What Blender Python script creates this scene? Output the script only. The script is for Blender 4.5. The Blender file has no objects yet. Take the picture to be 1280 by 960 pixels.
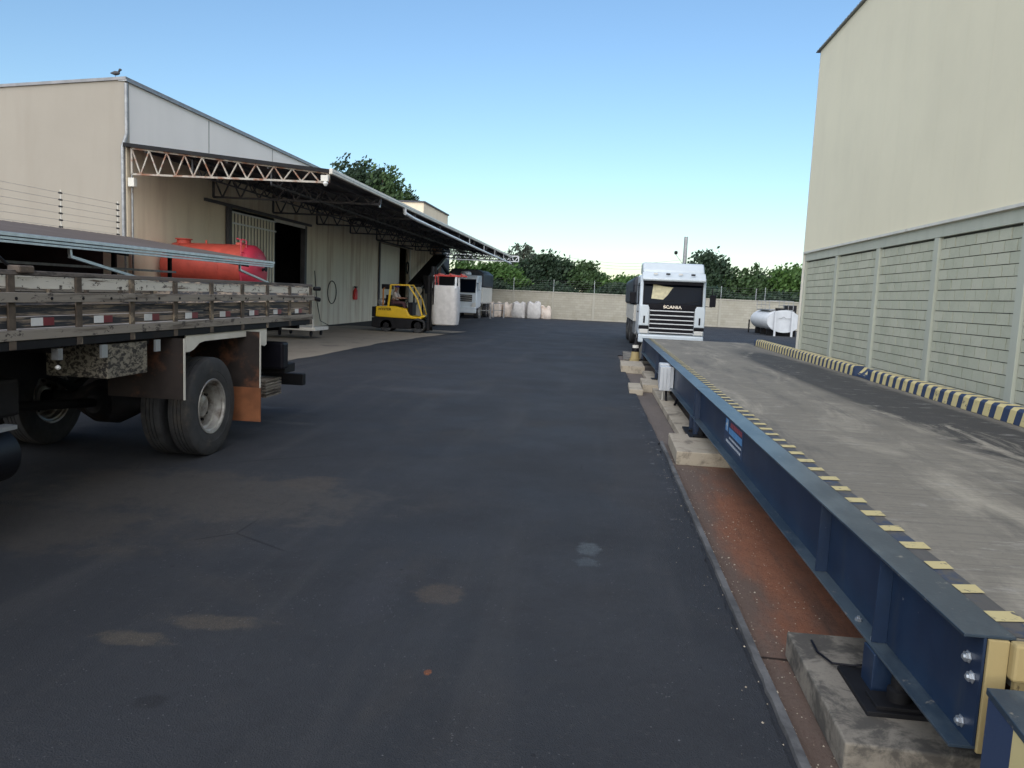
import bpy, bmesh, math, random
from mathutils import Vector, Matrix, Euler, noise
R = math.radians
random.seed(7)
scene = bpy.context.scene
col = scene.collection

# ------------------------------------------------------------------ camera
FPX, EYE = 967.0, 1.9
def _n(v): v = Vector(v); return v.normalized()
_Y = _n((109, -107, FPX)); _u = -9079
_X = -_n((_u, -111.8 + .044 * _u, FPX)); _X = (_X - _Y * _X.dot(_Y)).normalized()
_Z = _X.cross(_Y); _Z = _Z if _Z.y < 0 else -_Z
Mw = Matrix((_X, _Y, _Z))                       # world = Mw @ (right, down, forward)
cam = bpy.data.objects.new('camera', bpy.data.cameras.new('camera')); col.objects.link(cam)
cr, cu, cb = Mw @ Vector((1, 0, 0)), Mw @ Vector((0, -1, 0)), Mw @ Vector((0, 0, -1))
mw = Matrix((cr, cu, cb)).transposed().to_4x4(); mw.translation = (0, 0, EYE)
cam.matrix_world = mw
cam.data.sensor_width = 36; cam.data.lens = FPX / 1280 * 36; cam.data.clip_end = 6000; cam.data.clip_start = .05
scene.camera = cam

# ------------------------------------------------------------------ light
SUN_EL, SUN_AZ = 18.0, 184.0        # low hazy evening glow behind the camera (azimuth clockwise from +Y)
w = bpy.data.worlds.new("World"); scene.world = w; w.use_nodes = True
nt = w.node_tree; bg = nt.nodes['Background']
sky = nt.nodes.new('ShaderNodeTexSky'); sky.sky_type = 'NISHITA'; sky.sun_disc = False
sky.sun_elevation = R(SUN_EL); sky.sun_rotation = R(SUN_AZ); sky.altitude = 300
sky.air_density = 1.2; sky.dust_density = 0.5; sky.ozone_density = 3.8
nt.links.new(sky.outputs[0], bg.inputs[0]); bg.inputs[1].default_value = 0.057
sd = bpy.data.lights.new('sun', 'SUN'); sd.energy = 2.0; sd.angle = R(140); sd.color = (1, .95, .89)
so = bpy.data.objects.new('sun', sd); col.objects.link(so)
dv = Vector((math.sin(R(SUN_AZ)) * math.cos(R(SUN_EL)), math.cos(R(SUN_AZ)) * math.cos(R(SUN_EL)), math.sin(R(SUN_EL))))
so.rotation_euler = dv.to_track_quat('Z', 'Y').to_euler(); so.location = (-30, -20, 40)
vs = scene.view_settings; vs.view_transform = 'Standard'; vs.look = 'None'; vs.gamma = 1; vs.use_curve_mapping = False
vs.exposure = 1.6

# ------------------------------------------------------------------ materials
class NM:
    def __init__(s, name, rough=.7, metal=0., spec=.5):
        s.m = bpy.data.materials.new(name); s.m.use_nodes = True; s.t = s.m.node_tree
        s.b = s.t.nodes['Principled BSDF']; s.b.inputs['Roughness'].default_value = rough
        s.b.inputs['Metallic'].default_value = metal; s.b.inputs['Specular IOR Level'].default_value = spec
        s.tc = s.t.nodes.new('ShaderNodeTexCoord').outputs['Object']
    def link(s, a, b): s.t.links.new(a, b)
    def put(s, sock, v):
        if isinstance(v, bpy.types.NodeSocket): s.link(v, sock)
        elif isinstance(v, (tuple, list)) and len(v) == 3 and sock.type == 'RGBA': sock.default_value = (*v, 1)
        else: sock.default_value = v
    def map(s, sc=(1, 1, 1), rot=(0, 0, 0), src=None):
        n = s.t.nodes.new('ShaderNodeMapping'); s.link(src or s.tc, n.inputs[0]); n.inputs['Scale'].default_value = sc
        n.inputs['Rotation'].default_value = rot; return n.outputs[0]
    def noise(s, scale=5, detail=4, rough=.5, vec=None, dist=0, out='Fac'):
        n = s.t.nodes.new('ShaderNodeTexNoise'); s.link(vec or s.tc, n.inputs['Vector'])
        n.inputs['Scale'].default_value = scale; n.inputs['Detail'].default_value = detail
        n.inputs['Roughness'].default_value = rough; n.inputs['Distortion'].default_value = dist; return n.outputs[out]
    def voro(s, scale=5, vec=None, out='Distance', feat='F1'):
        n = s.t.nodes.new('ShaderNodeTexVoronoi'); n.feature = feat; s.link(vec or s.tc, n.inputs['Vector'])
        n.inputs['Scale'].default_value = scale; return n.outputs[out]
    def ramp(s, fac, a, b, inv=False):
        n = s.t.nodes.new('ShaderNodeMapRange'); s.link(fac, n.inputs[0]); n.inputs[1].default_value = a; n.inputs[2].default_value = b
        n.interpolation_type = 'SMOOTHSTEP'
        n.inputs[3].default_value = 1 if inv else 0; n.inputs[4].default_value = 0 if inv else 1; return n.outputs[0]
    def math(s, op, a, b=0.):
        n = s.t.nodes.new('ShaderNodeMath'); n.operation = op; s.put(n.inputs[0], a); s.put(n.inputs[1], b); return n.outputs[0]
    def mix(s, fac, a, b):
        n = s.t.nodes.new('ShaderNodeMix'); n.data_type = 'RGBA'; s.put(n.inputs[0], fac); s.put(n.inputs[6], a); s.put(n.inputs[7], b)
        return n.outputs[2]
    def sep(s, src=None):
        n = s.t.nodes.new('ShaderNodeSeparateXYZ'); s.link(src or s.tc, n.inputs[0]); return n.outputs
    def island(s):
        return s.t.nodes.new('ShaderNodeNewGeometry').outputs['Random Per Island']
    def base(s, c): s.put(s.b.inputs['Base Color'], c); return s
    def rough(s, c): s.put(s.b.inputs['Roughness'], c); return s
    def bump(s, h, strength=.3, dist=.01):
        n = s.t.nodes.new('ShaderNodeBump'); s.link(h, n.inputs['Height']); n.inputs['Strength'].default_value = strength
        n.inputs['Distance'].default_value = dist; s.link(n.outputs[0], s.b.inputs['Normal']); return s

def simple(name, c, rough=.6, metal=0., var=.18, sc=3., bump=0., spec=.5, dirt=None, dsc=2., damt=(.55, .75)):
    m = NM(name, rough, metal, spec)
    a = tuple(x * (1 - var) for x in c); b = tuple(min(1, x * (1 + var)) for x in c)
    k = m.mix(m.ramp(m.noise(sc, 6, .6), .3, .7), a, b)
    if dirt: k = m.mix(m.ramp(m.noise(dsc, 8, .65), *damt), k, dirt)
    m.base(k)
    if bump: m.bump(m.noise(sc * 8, 5, .6), bump, .005)
    return m.m
def streaky(name, c, c2, rough=.8, sx=1.2, sz=.18, amt=.6, spec=.3, top=None):
    """wall paint with rain streaks running down"""
    m = NM(name, rough, spec=spec)
    v = m.map((sx, sx, sz)); n1 = m.ramp(m.noise(1.6, 8, .6, v), .42, .78)
    n2 = m.ramp(m.noise(.35, 5, .6), .3, .75)
    k = m.mix(m.math('MULTIPLY', n1, amt), c, c2)
    k = m.mix(m.math('MULTIPLY', n2, .35), k, tuple(x * .8 for x in c))
    k = m.mix(m.math('MULTIPLY', m.ramp(m.noise(14, 5, .7), .5, .8), .15), k, c2)
    m.base(k); m.bump(m.noise(40, 4, .6), .12, .003)
    return m.m
def peel(name, paint, under, sc=9., thr=(.47, .53), stretch=(1, .25, 1), rough=.75, dark=None):
    m = NM(name, rough)
    n = m.noise(sc, 7, .7, m.map(stretch), .4)
    u = m.mix(m.noise(25, 4, .6, m.map((1, .08, 1))), tuple(x * .5 for x in under), under)
    k = m.mix(m.ramp(n, *thr), paint, u)
    if dark: k = m.mix(m.ramp(m.noise(sc * 1.7, 6, .7, m.map((1, .5, 1))), .58, .62), k, dark)
    m.base(k); m.bump(n, .5, .004); return m.m

MAT = {}
# asphalt
m = NM('asphalt', .82, spec=.35)
k = m.mix(m.ramp(m.noise(.35, 6, .6), .35, .65), (.025, .027, .032), (.043, .045, .051))
k = m.mix(m.math('MULTIPLY', m.ramp(m.noise(.6, 7, .65, dist=.6), .52, .72), .55), k, (.075, .062, .048))
k = m.mix(m.math('MULTIPLY', m.ramp(m.noise(1.3, 9, .72, dist=.4), .48, .72), .6), k, (.016, .017, .021))
k = m.mix(m.math('MULTIPLY', m.ramp(m.noise(2.7, 9, .75), .55, .75), .35), k, (.075, .07, .064))
xyz = m.sep()
for (x, y, rx, ry, amt, c) in [(-2.65, 7.06, .34, .35, .6, (.13, .10, .07)), (-.9, 4.67, .17, .22, .75, (.12, .09, .062)), (.02, 5.75, .12, .16, .8, (.13, .16, .18)),
    (.02, 5.45, .12, .1, .6, (.12, .15, .17)), (-2.35, 3.68, .22, .09, .8, (.13, .105, .07)), (-2.05, 3.95, .34, .12, .75, (.125, .1, .07)), (-3.5, 6.5, 1.9, .9, .7, (.11, .092, .07)),
    (-4.3, 5.3, 1.5, .7, .6, (.10, .082, .06)), (-1.3, 4.6, .2, .6, .35, (.07, .07, .085)), (-.75, 3.63, .02, .03, 1., (.35, .11, .03)), (-3.1, 14.5, 1.2, .5, .4, (.1, .1, .11)), (-5.2, 11.4, .5, .16, .6, (.14, .15, .17)),
    (-4.3, 10.2, .6, .12, .5, (.12, .12, .12)), (-1.9, 3.12, .085, .07, .85, (.012, .012, .014)), (.5, 9.5, .35, 5., .3, (.075, .07, .068)), (-.4, 14, .7, 4., .2, (.07, .07, .072))]:
    dx = m.math('DIVIDE', m.math('SUBTRACT', xyz[0], x), rx); dy = m.math('DIVIDE', m.math('SUBTRACT', xyz[1], y), ry)
    d = m.math('SQRT', m.math('ADD', m.math('MULTIPLY', dx, dx), m.math('MULTIPLY', dy, dy)))
    d = m.math('ADD', d, m.math('MULTIPLY', m.math('SUBTRACT', m.noise(2.2 / max(rx, ry) ** .5, 9, .75), .5), 2.6))
    k = m.mix(m.math('MULTIPLY', m.ramp(d, .55, 1.05, True), amt), k, c)
g = m.voro(95); k = m.mix(m.math('MULTIPLY', m.ramp(g, .1, .45), .6), k, (.024, .026, .031))
k = m.mix(m.math('MULTIPLY', m.ramp(m.noise(11, 8, .75), .5, .68), .5), k, (.022, .022, .025))
k = m.mix(m.math('MULTIPLY', m.ramp(m.noise(23, 6, .8), .56, .7), .4), k, (.10, .098, .096))
sp = m.math('MULTIPLY', m.ramp(m.voro(26), .08, .13, True), m.ramp(m.noise(3.1, 3, .6), .46, .58))
k = m.mix(m.math('MULTIPLY', sp, .5), k, (.2, .2, .21))
sp2 = m.math('MULTIPLY', m.ramp(m.voro(7.3), .03, .045, True), m.ramp(m.noise(1.7, 3, .6), .52, .6)); k = m.mix(m.math('MULTIPLY', sp2, .7), k, (.25, .25, .26))
sp3 = m.math('MULTIPLY', m.ramp(m.voro(4.1), .05, .075, True), m.ramp(m.noise(2.3, 3, .6), .5, .6)); k = m.mix(m.math('MULTIPLY', sp3, .7), k, (.01, .01, .013))
em = m.math('MULTIPLY', m.ramp(xyz[0], .55, .86), m.ramp(xyz[1], 4.5, 9))
k = m.mix(m.math('MULTIPLY', m.math('MULTIPLY', em, m.ramp(m.noise(9, 7, .75, m.map((1, .8, 1))), .56, .66)), .8), k, (.17, .17, .175))
sv = m.noise(1.2, 5, .6, m.map((1.6, .12, 1)))
k = m.mix(m.math('MULTIPLY', m.ramp(sv, .5, .75), .35), k, (.068, .066, .066))
ck = m.ramp(m.voro(.55, m.noise(1.1, 4, .6, out='Color') if False else m.map((1, .6, 1)), 'Distance', 'DISTANCE_TO_EDGE'), .0, .006, True)
ck = m.math('MULTIPLY', ck, m.ramp(m.noise(.45, 3, .6), .55, .62))
k = m.mix(m.math('MULTIPLY', ck, .8), k, (.008, .008, .01))
m.base(k); m.rough(m.mix(m.ramp(m.noise(.8, 5, .6), .3, .7), (.72, .72, .72), (.86, .86, .86)))
m.bump(m.math('ADD', m.math('MULTIPLY', m.voro(130), .8), m.noise(45, 7, .75)), .75, .006); MAT['asphalt'] = m.m
# red soil stained concrete strip
m = NM('stained_strip', .9, spec=.2)
xyz = m.sep(); far = m.ramp(xyz[1], 7.5, 11.5)
red = m.mix(m.noise(3, 8, .7), (.19, .075, .042), (.32, .145, .085))
gry = m.mix(m.noise(2, 7, .65, m.map((1, .3, 1))), (.10, .085, .075), (.2, .17, .15))
msk = m.ramp(m.math('ADD', m.math('MULTIPLY', m.noise(1.2, 6, .65, m.map((1.6, .45, 1))), 1.1), m.math('MULTIPLY', m.ramp(xyz[0], .95, 1.5, True), .35)), .5, .85)
k = m.mix(msk, red, m.mix(.45, (.14, .085, .06), gry))
k = m.mix(m.math('MULTIPLY', m.ramp(m.noise(2.2, 8, .75, m.map((2.5, .3, 1))), .5, .7), .6), k, (.10, .07, .055))
k = m.mix(far, k, gry)
k = m.mix(m.math('MULTIPLY', m.ramp(m.noise(9, 7, .75), .6, .72), .5), k, (.28, .2, .16))
k = m.mix(m.ramp(m.math('ABSOLUTE', m.math('SUBTRACT', xyz[1], m.math('ADD', 4.1, m.math('MULTIPLY', m.noise(2), .2)))), .005, .02, True), k, (.03, .02, .015))
k = m.mix(m.math('MULTIPLY', m.ramp(m.noise(38, 6, .8), .52, .66), .5), k, (.09, .05, .035))
k = m.mix(m.ramp(m.noise(21, 7, .8), .66, .70), k, (.30, .22, .17))
m.base(k); m.bump(m.noise(20, 9, .78), .9, .014); MAT['strip'] = m.m
# concrete variants
def concrete(name, a, b, stain, sc=1.5, sthr=(.5, .7), rough=.85, samt=.8, bump=.4, sscale=.6):
    m = NM(name, rough, spec=.3)
    k = m.mix(m.noise(sc, 8, .65), a, b)
    k = m.mix(m.math('MULTIPLY', m.ramp(m.noise(sscale * 2, 8, .7, dist=.5), *sthr), samt), k, stain)
    k = m.mix(m.math('MULTIPLY', m.ramp(m.noise(60, 3, .6), .55, .7), .25), k, stain)
    m.base(k); m.bump(m.noise(35, 6, .65), bump, .005); return m.m
MAT['conc'] = concrete('pale_concrete', (.34, .31, .26), (.5, .46, .39), (.10, .09, .075))
MAT['pad'] = concrete('pad_concrete', (.17, .15, .125), (.28, .255, .21), (.055, .052, .048), 3, (.42, .6), samt=.8, sscale=2.6)
MAT['conc2'] = concrete('tan_concrete', (.34, .29, .215), (.46, .41, .33), (.12, .10, .08), 2, (.52, .66), samt=.7, sscale=1.6)
MAT['apron'] = concrete('apron_concrete', (.19, .165, .13), (.27, .24, .195), (.12, .105, .09), .5)
MAT['kerb'] = concrete('kerb_concrete', (.11, .11, .112), (.17, .168, .165), (.05, .05, .052), 6, (.4, .6))
m = NM('deck_concrete', .8, spec=.3)
xyz = m.sep()
k = m.mix(m.noise(1.1, 8, .65, m.map((1, 1, 1))), (.26, .235, .19), (.46, .42, .345))
br = m.noise(6, 7, .7, m.map((.35, 7, 1)))
k = m.mix(m.math('MULTIPLY', m.ramp(br, .42, .7), .5), k, (.15, .138, .12))
k = m.mix(m.math('MULTIPLY', m.ramp(m.noise(28, 6, .8), .5, .7), .35), k, (.12, .11, .10))
tr = m.ramp(m.math('ABSOLUTE', m.math('SUBTRACT', xyz[0], 2.35)), .1, .75, True)
tr2 = m.ramp(m.math('ABSOLUTE', m.math('SUBTRACT', xyz[0], 3.95)), .1, .45, True)
st = m.math('MULTIPLY', m.math('MAXIMUM', tr, m.math('MULTIPLY', tr2, .5)), m.ramp(xyz[1], 19, 12))
st = m.math('MULTIPLY', m.math('ADD', st, .35), m.ramp(m.noise(1.1, 8, .7, m.map((1.2, .35, 1)), .8), .28, .52))
k = m.mix(m.math('MINIMUM', m.math('MULTIPLY', st, 1.35), .93), k, (.034, .033, .034))
k = m.mix(m.math('MULTIPLY', m.ramp(m.noise(1.5, 9, .72, m.map((1.6, .22, 1))), .5, .68), .6), k, (.075, .072, .068))
k = m.mix(m.math('MULTIPLY', m.ramp(m.noise(3.2, 8, .75, m.map((1, 2.5, 1))), .56, .66), .35), k, (.4, .38, .35))
m.base(k); m.bump(br, .5, .006); MAT['deck'] = m.m
# block walls
def blocks(name, a, b, mossy):
    m = NM(name, .9, spec=.2)
    k = m.mix(m.island(), a, b)
    k = m.mix(m.math('MULTIPLY', m.ramp(m.noise(1.3, 7, .65), .45, .75), .5), k, mossy)
    k = m.mix(m.math('MULTIPLY', m.ramp(m.noise(50, 4, .7), .5, .75), .35), k, tuple(x * .6 for x in a))
    m.base(k); m.bump(m.noise(70, 5, .7), .5, .004); return m.m
MAT['block'] = blocks('green_grey_block', (.43, .445, .35), (.49, .495, .395), (.35, .365, .28))
MAT['block_far'] = blocks('beige_block', (.36, .34, .28), (.42, .395, .33), (.29, .27, .20))
MAT['mortar'] = simple('mortar', (.075, .08, .07), .95)
MAT['mortar_far'] = simple('pale_mortar', (.25, .23, .19), .95)
MAT['column'] = streaky('painted_column', (.46, .48, .405), (.34, .36, .30))
MAT['column_far'] = streaky('beige_column', (.40, .38, .32), (.26, .24, .19))
MAT['cream'] = streaky('cream_sheet', (.80, .74, .555), (.73, .675, .51), .65, sx=.8, amt=.4)
MAT['tanwall'] = streaky('tan_wall', (.80, .69, .52), (.55, .43, .31), amt=.5)
MAT['frontwall'] = streaky('front_wall', (.34, .31, .265), (.28, .25, .21), amt=.4)
MAT['panelwall'] = streaky('panel_wall', (.80, .72, .56), (.44, .29, .17), amt=.95, sz=.12)
MAT['greysheet'] = streaky('grey_sheet', (.78, .73, .67), (.68, .64, .58), .5, amt=.3)
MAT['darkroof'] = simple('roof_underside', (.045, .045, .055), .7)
MAT['roofsheet'] = simple('roof_sheet', (.22, .22, .23), .5, .3)
MAT['brownroof'] = streaky('brown_roof', (.085, .072, .068), (.13, .115, .11), .7, sx=.3, sz=3)
MAT['galv'] = simple('galvanised', (.50, .53, .56), .35, .75, .12, 6)
MAT['galvdull'] = simple('galvanised_dull', (.30, .31, .32), .5, .6, .2, 8, dirt=(.12, .07, .04), damt=(.6, .75))
MAT['truss'] = simple('truss_paint', (.36, .33, .285), .6, .1, .2, 5, dirt=(.2, .085, .045), dsc=3, damt=(.45, .62))
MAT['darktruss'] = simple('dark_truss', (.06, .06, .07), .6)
MAT['whitepaint'] = simple('white_paint', (.62, .64, .66), .35, 0, .06, 2, dirt=(.4, .38, .34), damt=(.62, .85))
MAT['cabwhite'] = simple('cab_white', (.56, .62, .67), .28, 0, .04, 1.5, dirt=(.45, .43, .4), damt=(.64, .9))
MAT['tankwhite'] = simple('tank_white', (.76, .77, .76), .55, 0, .06, 2, dirt=(.5, .48, .44), damt=(.6, .8))
MAT['offwhite'] = simple('off_white', (.62, .60, .54), .5, 0, .1, 2, dirt=(.3, .26, .2), damt=(.55, .8))
m = NM('beam_blue', .42)
k = m.mix(m.ramp(m.noise(2.5, 6, .6), .3, .7), (.009, .021, .052), (.014, .032, .072))
k = m.mix(m.math('MULTIPLY', m.ramp(m.noise(2.4, 8, .7, m.map((1, 2.6, .35))), .5, .75), .5), k, (.035, .045, .06))
k = m.mix(m.ramp(m.noise(17, 6, .7), .70, .72), k, (.30, .32, .34))
k = m.mix(m.ramp(m.noise(9, 7, .75), .66, .70), k, (.06, .03, .018))
m.base(k); m.bump(m.noise(6, 6, .6), .12, .006); MAT['beamblue'] = m.m
m = NM('flange_worn', .36)
k = m.mix(m.ramp(m.noise(2.2, 8, .7, m.map((1, .4, 1))), .42, .62), (.026, .042, .062), (.07, .095, .115))
k = m.mix(m.ramp(m.noise(14, 8, .75), .6, .68), k, (.2, .19, .17)); m.base(k)
m.bump(m.noise(30, 5, .7), .3, .003); MAT['flange'] = m.m
MAT['edgeband'] = peel('worn_blue_band', (.04, .055, .09), (.11, .105, .1), 5, (.42, .52), (1, 1, 1))
MAT['yellowpaint'] = peel('worn_yellow', (.36, .28, .13), (.07, .045, .03), 5, (.60, .64), (1, 1, 1))
MAT['yellowblock'] = peel('faded_yellow_stripe', (.58, .49, .24), (.2, .18, .15), 9, (.6, .66), (1, 1, 1))
MAT['markyellow'] = peel('worn_mark_yellow', (.52, .44, .22), (.16, .15, .13), 22, (.57, .64), (1, 1, 1))
MAT['blueblock'] = peel('faded_blue_stripe', (.025, .045, .10), (.15, .15, .15), 9, (.62, .68), (1, 1, 1))
MAT['rubber'] = simple('tyre_rubber', (.032, .033, .036), .75, 0, .3, 6, dirt=(.075, .065, .055), dsc=5, damt=(.5, .8), bump=.1)
MAT['black'] = simple('black_plastic', (.007, .007, .011), .5, spec=.15)
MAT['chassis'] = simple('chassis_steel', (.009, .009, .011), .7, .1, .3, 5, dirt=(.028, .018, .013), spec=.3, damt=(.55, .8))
MAT['rim'] = simple('rim_grey', (.36, .35, .33), .42, .5, .2, 8, dirt=(.09, .06, .04), dsc=5, damt=(.45, .7))
MAT['glass'] = simple('dark_glass', (.003, .006, .012), .08, 0, .1, 1, spec=.08)
MAT['lamp'] = simple('lamp_glass', (.6, .6, .58), .12, 0, .05)
MAT['chrome'] = simple('chrome', (.62, .62, .64), .2, .9, .05)
MAT['flapbrown'] = simple('flap_brown', (.022, .016, .014), .85, 0, .4, 3, dirt=(.15, .06, .03), dsc=2.2, damt=(.48, .66))
MAT['flaporange'] = simple('flap_orange', (.23, .085, .035), .75, 0, .25, 4, dirt=(.1, .04, .02), dsc=3, damt=(.5, .75))
MAT['bedwhite'] = peel('peeling_white', (.58, .56, .51), (.17, .13, .10), 14, (.55, .63), (1, .10, 2.0), dark=(.05, .04, .035))
MAT['bedgrey'] = peel('weathered_grey_rail', (.25, .225, .195), (.12, .095, .075), 8, (.46, .62), (1, .10, 1.8), dark=(.06, .05, .045))
MAT['beddark'] = peel('peeling_dark_plank', (.25, .20, .155), (.03, .033, .042), 12, (.42, .54), (1, .10, 1.8))
MAT['bedcap'] = peel('weathered_cap', (.14, .12, .11), (.07, .06, .055), 6, (.5, .6))
MAT['bedpost'] = simple('bed_post', (.085, .065, .05), .7, .1, .4, 9, dirt=(.30, .24, .17), dsc=5, damt=(.55, .65))
MAT['toolbox'] = peel('peeling_toolbox', (.21, .19, .15), (.03, .026, .024), 26, (.44, .56), (1, .6, 1.2))
MAT['reflw'] = simple('reflector_white', (.62, .63, .64), .3); MAT['reflr'] = simple('reflector_red', (.16, .018, .03), .3)
MAT['red'] = simple('tank_red', (.48, .07, .045), .6, 0, .15, 2.5, dirt=(.30, .05, .04), damt=(.6, .8))
MAT['redend'] = simple('tank_end_red', (.46, .03, .06), .5, 0, .1, 1.5)
MAT['hyyellow'] = simple('machine_yellow', (.72, .45, .01), .35, 0, .08, 2)
MAT['orange'] = simple('hose_orange', (.45, .17, .03), .5)
MAT['skin'] = simple('skin', (.24, .12, .075), .55, 0, .06)
MAT['cap'] = simple('purple_cloth', (.035, .025, .22), .8); MAT['shirt'] = simple('pale_shirt', (.45, .40, .36), .85, bump=.2)
MAT['trousers'] = simple('maroon_cloth', (.07, .03, .035), .85); MAT['shoe'] = simple('pale_shoe', (.4, .38, .36), .6)
MAT['bag'] = simple('woven_bag', (.56, .54, .52), .75, 0, .1, 5, bump=.3); MAT['bag2'] = simple('dusty_bag', (.62, .54, .47), .8, 0, .12, 3, dirt=(.38, .26, .17), damt=(.5, .75))
MAT['tarp'] = simple('dark_tarp', (.028, .034, .045), .55, 0, .2, 1.5, bump=.3)
MAT['tarpgrey'] = simple('grey_tarp', (.075, .085, .10), .6, 0, .2, 1.5, bump=.3)
MAT['cloth'] = simple('sunshade_cloth', (.55, .50, .33), .7, 0, .15, 8)
MAT['bark'] = simple('bark', (.10, .075, .055), .9, 0, .3, 6)
MAT['soil'] = simple('soil', (.16, .09, .055), .95, 0, .3, .2)
MAT['junction'] = simple('grey_enclosure', (.50, .52, .54), .45, 0, .06)
MAT['doorsheet'] = streaky('cream_door', (.74, .70, .57), (.5, .46, .37), .5, amt=.5)
MAT['rustdoor'] = simple('rust_panel', (.28, .13, .06), .8, 0, .2, 1.5); MAT['bird'] = simple('bird_feather', (.05, .05, .055), .7)
MAT['extred'] = simple('extinguisher_red', (.5, .02, .02), .35)
def leafmat(name, a, b):
    m = NM(name, .6, spec=.3); k = m.mix(m.island(), a, b)
    k = m.mix(m.math('MULTIPLY', m.ramp(m.noise(.7, 4, .6), .35, .7), .6), k, tuple(x * .55 for x in a)); m.base(k)
    m.b.inputs['Transmission Weight'].default_value = 0
    return m.m
LEAF = {'dark': leafmat('dark_leaves', (.015, .034, .018), (.036, .065, .03)), 'mid': leafmat('mid_leaves', (.028, .06, .02), (.065, .115, .038)),
        'bright': leafmat('bright_leaves', (.04, .095, .018), (.09, .17, .04)), 'grey': leafmat('grey_green_leaves', (.05, .065, .05), (.10, .125, .09))}

# ------------------------------------------------------------------ mesh helpers
class MB:
    def __init__(s): s.v = []; s.f = []
    def add(s, vs, fs):
        n = len(s.v); s.v += [tuple(v) for v in vs]; s.f += [tuple(i + n for i in f) for f in fs]; return s
    def box(s, x0, x1, y0, y1, z0, z1, M=None):
        vs = [Vector((x, y, z)) for x in (x0, x1) for y in (y0, y1) for z in (z0, z1)]
        if M is not None: vs = [M @ v for v in vs]
        return s.add(vs, [(0, 1, 3, 2), (4, 6, 7, 5), (0, 4, 5, 1), (2, 3, 7, 6), (0, 2, 6, 4), (1, 5, 7, 3)])
    def bar(s, p, q, a, b=None, up=(0, 0, 1)):
        """rectangular bar from p to q, a wide, b high"""
        p, q = Vector(p), Vector(q); b = b or a; d = (q - p).normalized(); up = Vector(up)
        if abs(d.dot(up)) > .98: up = Vector((1, 0, 0))
        r = d.cross(up).normalized() * a / 2; u = r.cross(d).normalized() * b / 2
        return s.add([p - r - u, p + r - u, p + r + u, p - r + u, q - r - u, q + r - u, q + r + u, q - r + u],
                     [(0, 3, 2, 1), (4, 5, 6, 7), (0, 1, 5, 4), (1, 2, 6, 5), (2, 3, 7, 6), (3, 0, 4, 7)])
    def tube(s, pts, r, n=10, caps=True):
        pts = [Vector(p) for p in pts]; rr = r if isinstance(r, (list, tuple)) else [r] * len(pts)
        base = len(s.v); pu = None
        for i, p in enumerate(pts):
            d = (pts[min(i + 1, len(pts) - 1)] - pts[max(i - 1, 0)]).normalized()
            u = pu or (Vector((0, 0, 1)) if abs(d.z) < .9 else Vector((1, 0, 0)))
            a = d.cross(u).normalized(); b = a.cross(d).normalized(); pu = b
            s.v += [tuple(p + (a * math.cos(2 * math.pi * k / n) + b * math.sin(2 * math.pi * k / n)) * rr[i]) for k in range(n)]
        for i in range(len(pts) - 1):
            for k in range(n):
                s.f.append((base + i * n + k, base + i * n + (k + 1) % n, base + (i + 1) * n + (k + 1) % n, base + (i + 1) * n + k))
        if caps: s.f.append(tuple(base + k for k in range(n))[::-1]); s.f.append(tuple(base + (len(pts) - 1) * n + k for k in range(n)))
        return s
    def lathe(s, prof, c, axis='X', n=40, sx=1., sy=1., cap0=True):
        """prof = [(along, radius)...] round an axis through c"""
        base = len(s.v); c = Vector(c)
        for (t, r) in prof:
            for k in range(n):
                a = 2 * math.pi * k / n; p, q = math.cos(a) * r * sx, math.sin(a) * r * sy
                s.v.append(tuple(c + (Vector((t, p, q)) if axis == 'X' else Vector((p, t, q)) if axis == 'Y' else Vector((p, q, t)))))
        for i in range(len(prof) - 1):
            for k in range(n):
                s.f.append((base + i * n + k, base + i * n + (k + 1) % n, base + (i + 1) * n + (k + 1) % n, base + (i + 1) * n + k))
        if cap0: s.f.append(tuple(base + k for k in range(n))[::-1])
        s.f.append(tuple(base + (len(prof) - 1) * n + k for k in range(n)))
        return s
    def prism(s, poly, a, b, axis='X'):
        """poly in the two other axes (Y,Z for X; X,Z for Y; X,Y for Z) extruded a..b"""
        f = (lambda p, t: (t, p[0], p[1])) if axis == 'X' else (lambda p, t: (p[0], t, p[1])) if axis == 'Y' else (lambda p, t: (p[0], p[1], t))
        n = len(poly)
        return s.add([f(p, a) for p in poly] + [f(p, b) for p in poly],
                     [tuple(range(n))[::-1], tuple(range(n, 2 * n))] + [(i, (i + 1) % n, n + (i + 1) % n, n + i) for i in range(n)])
    def build(s, name, mat, parent=None, bevel=0, smooth=False, world=True, label=None, seg=2, kind=None):
        off = Vector((0, 0, 0))
        if parent is not None and world:
            p = parent
            while p is not None: off += p.location; p = p.parent
        me = bpy.data.meshes.new(name); me.from_pydata([tuple(Vector(v) - off) for v in s.v], [], s.f); me.update()
        bm = bmesh.new(); bm.from_mesh(me); bmesh.ops.recalc_face_normals(bm, faces=bm.faces); bm.to_mesh(me); bm.free()
        me.materials.append(mat)
        o = bpy.data.objects.new(name, me); col.objects.link(o)
        if parent is not None: o.parent = parent
        if smooth:
            for p in me.polygons: p.use_smooth = True
            me.set_sharp_from_angle(angle=R(38))
        if bevel:
            b = o.modifiers.new('bevel', 'BEVEL'); b.width = bevel; b.segments = seg; b.limit_method = 'ANGLE'; b.angle_limit = R(35)
        if label: o['label'] = label
        if kind: o['kind'] = kind
        return o
def thing(name, loc, label, cat, group=None, rz=0):
    o = bpy.data.objects.new(name, None); col.objects.link(o); o.location = loc; o.rotation_euler = (0, 0, rz)
    o.empty_display_size = .2; return tag(o, label, cat, group)
def tag(o, label, cat, group=None):
    o['label'] = label; o['category'] = cat
    if group: o['group'] = group
    return o
def structure(o): o['kind'] = 'structure'; return o
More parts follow.
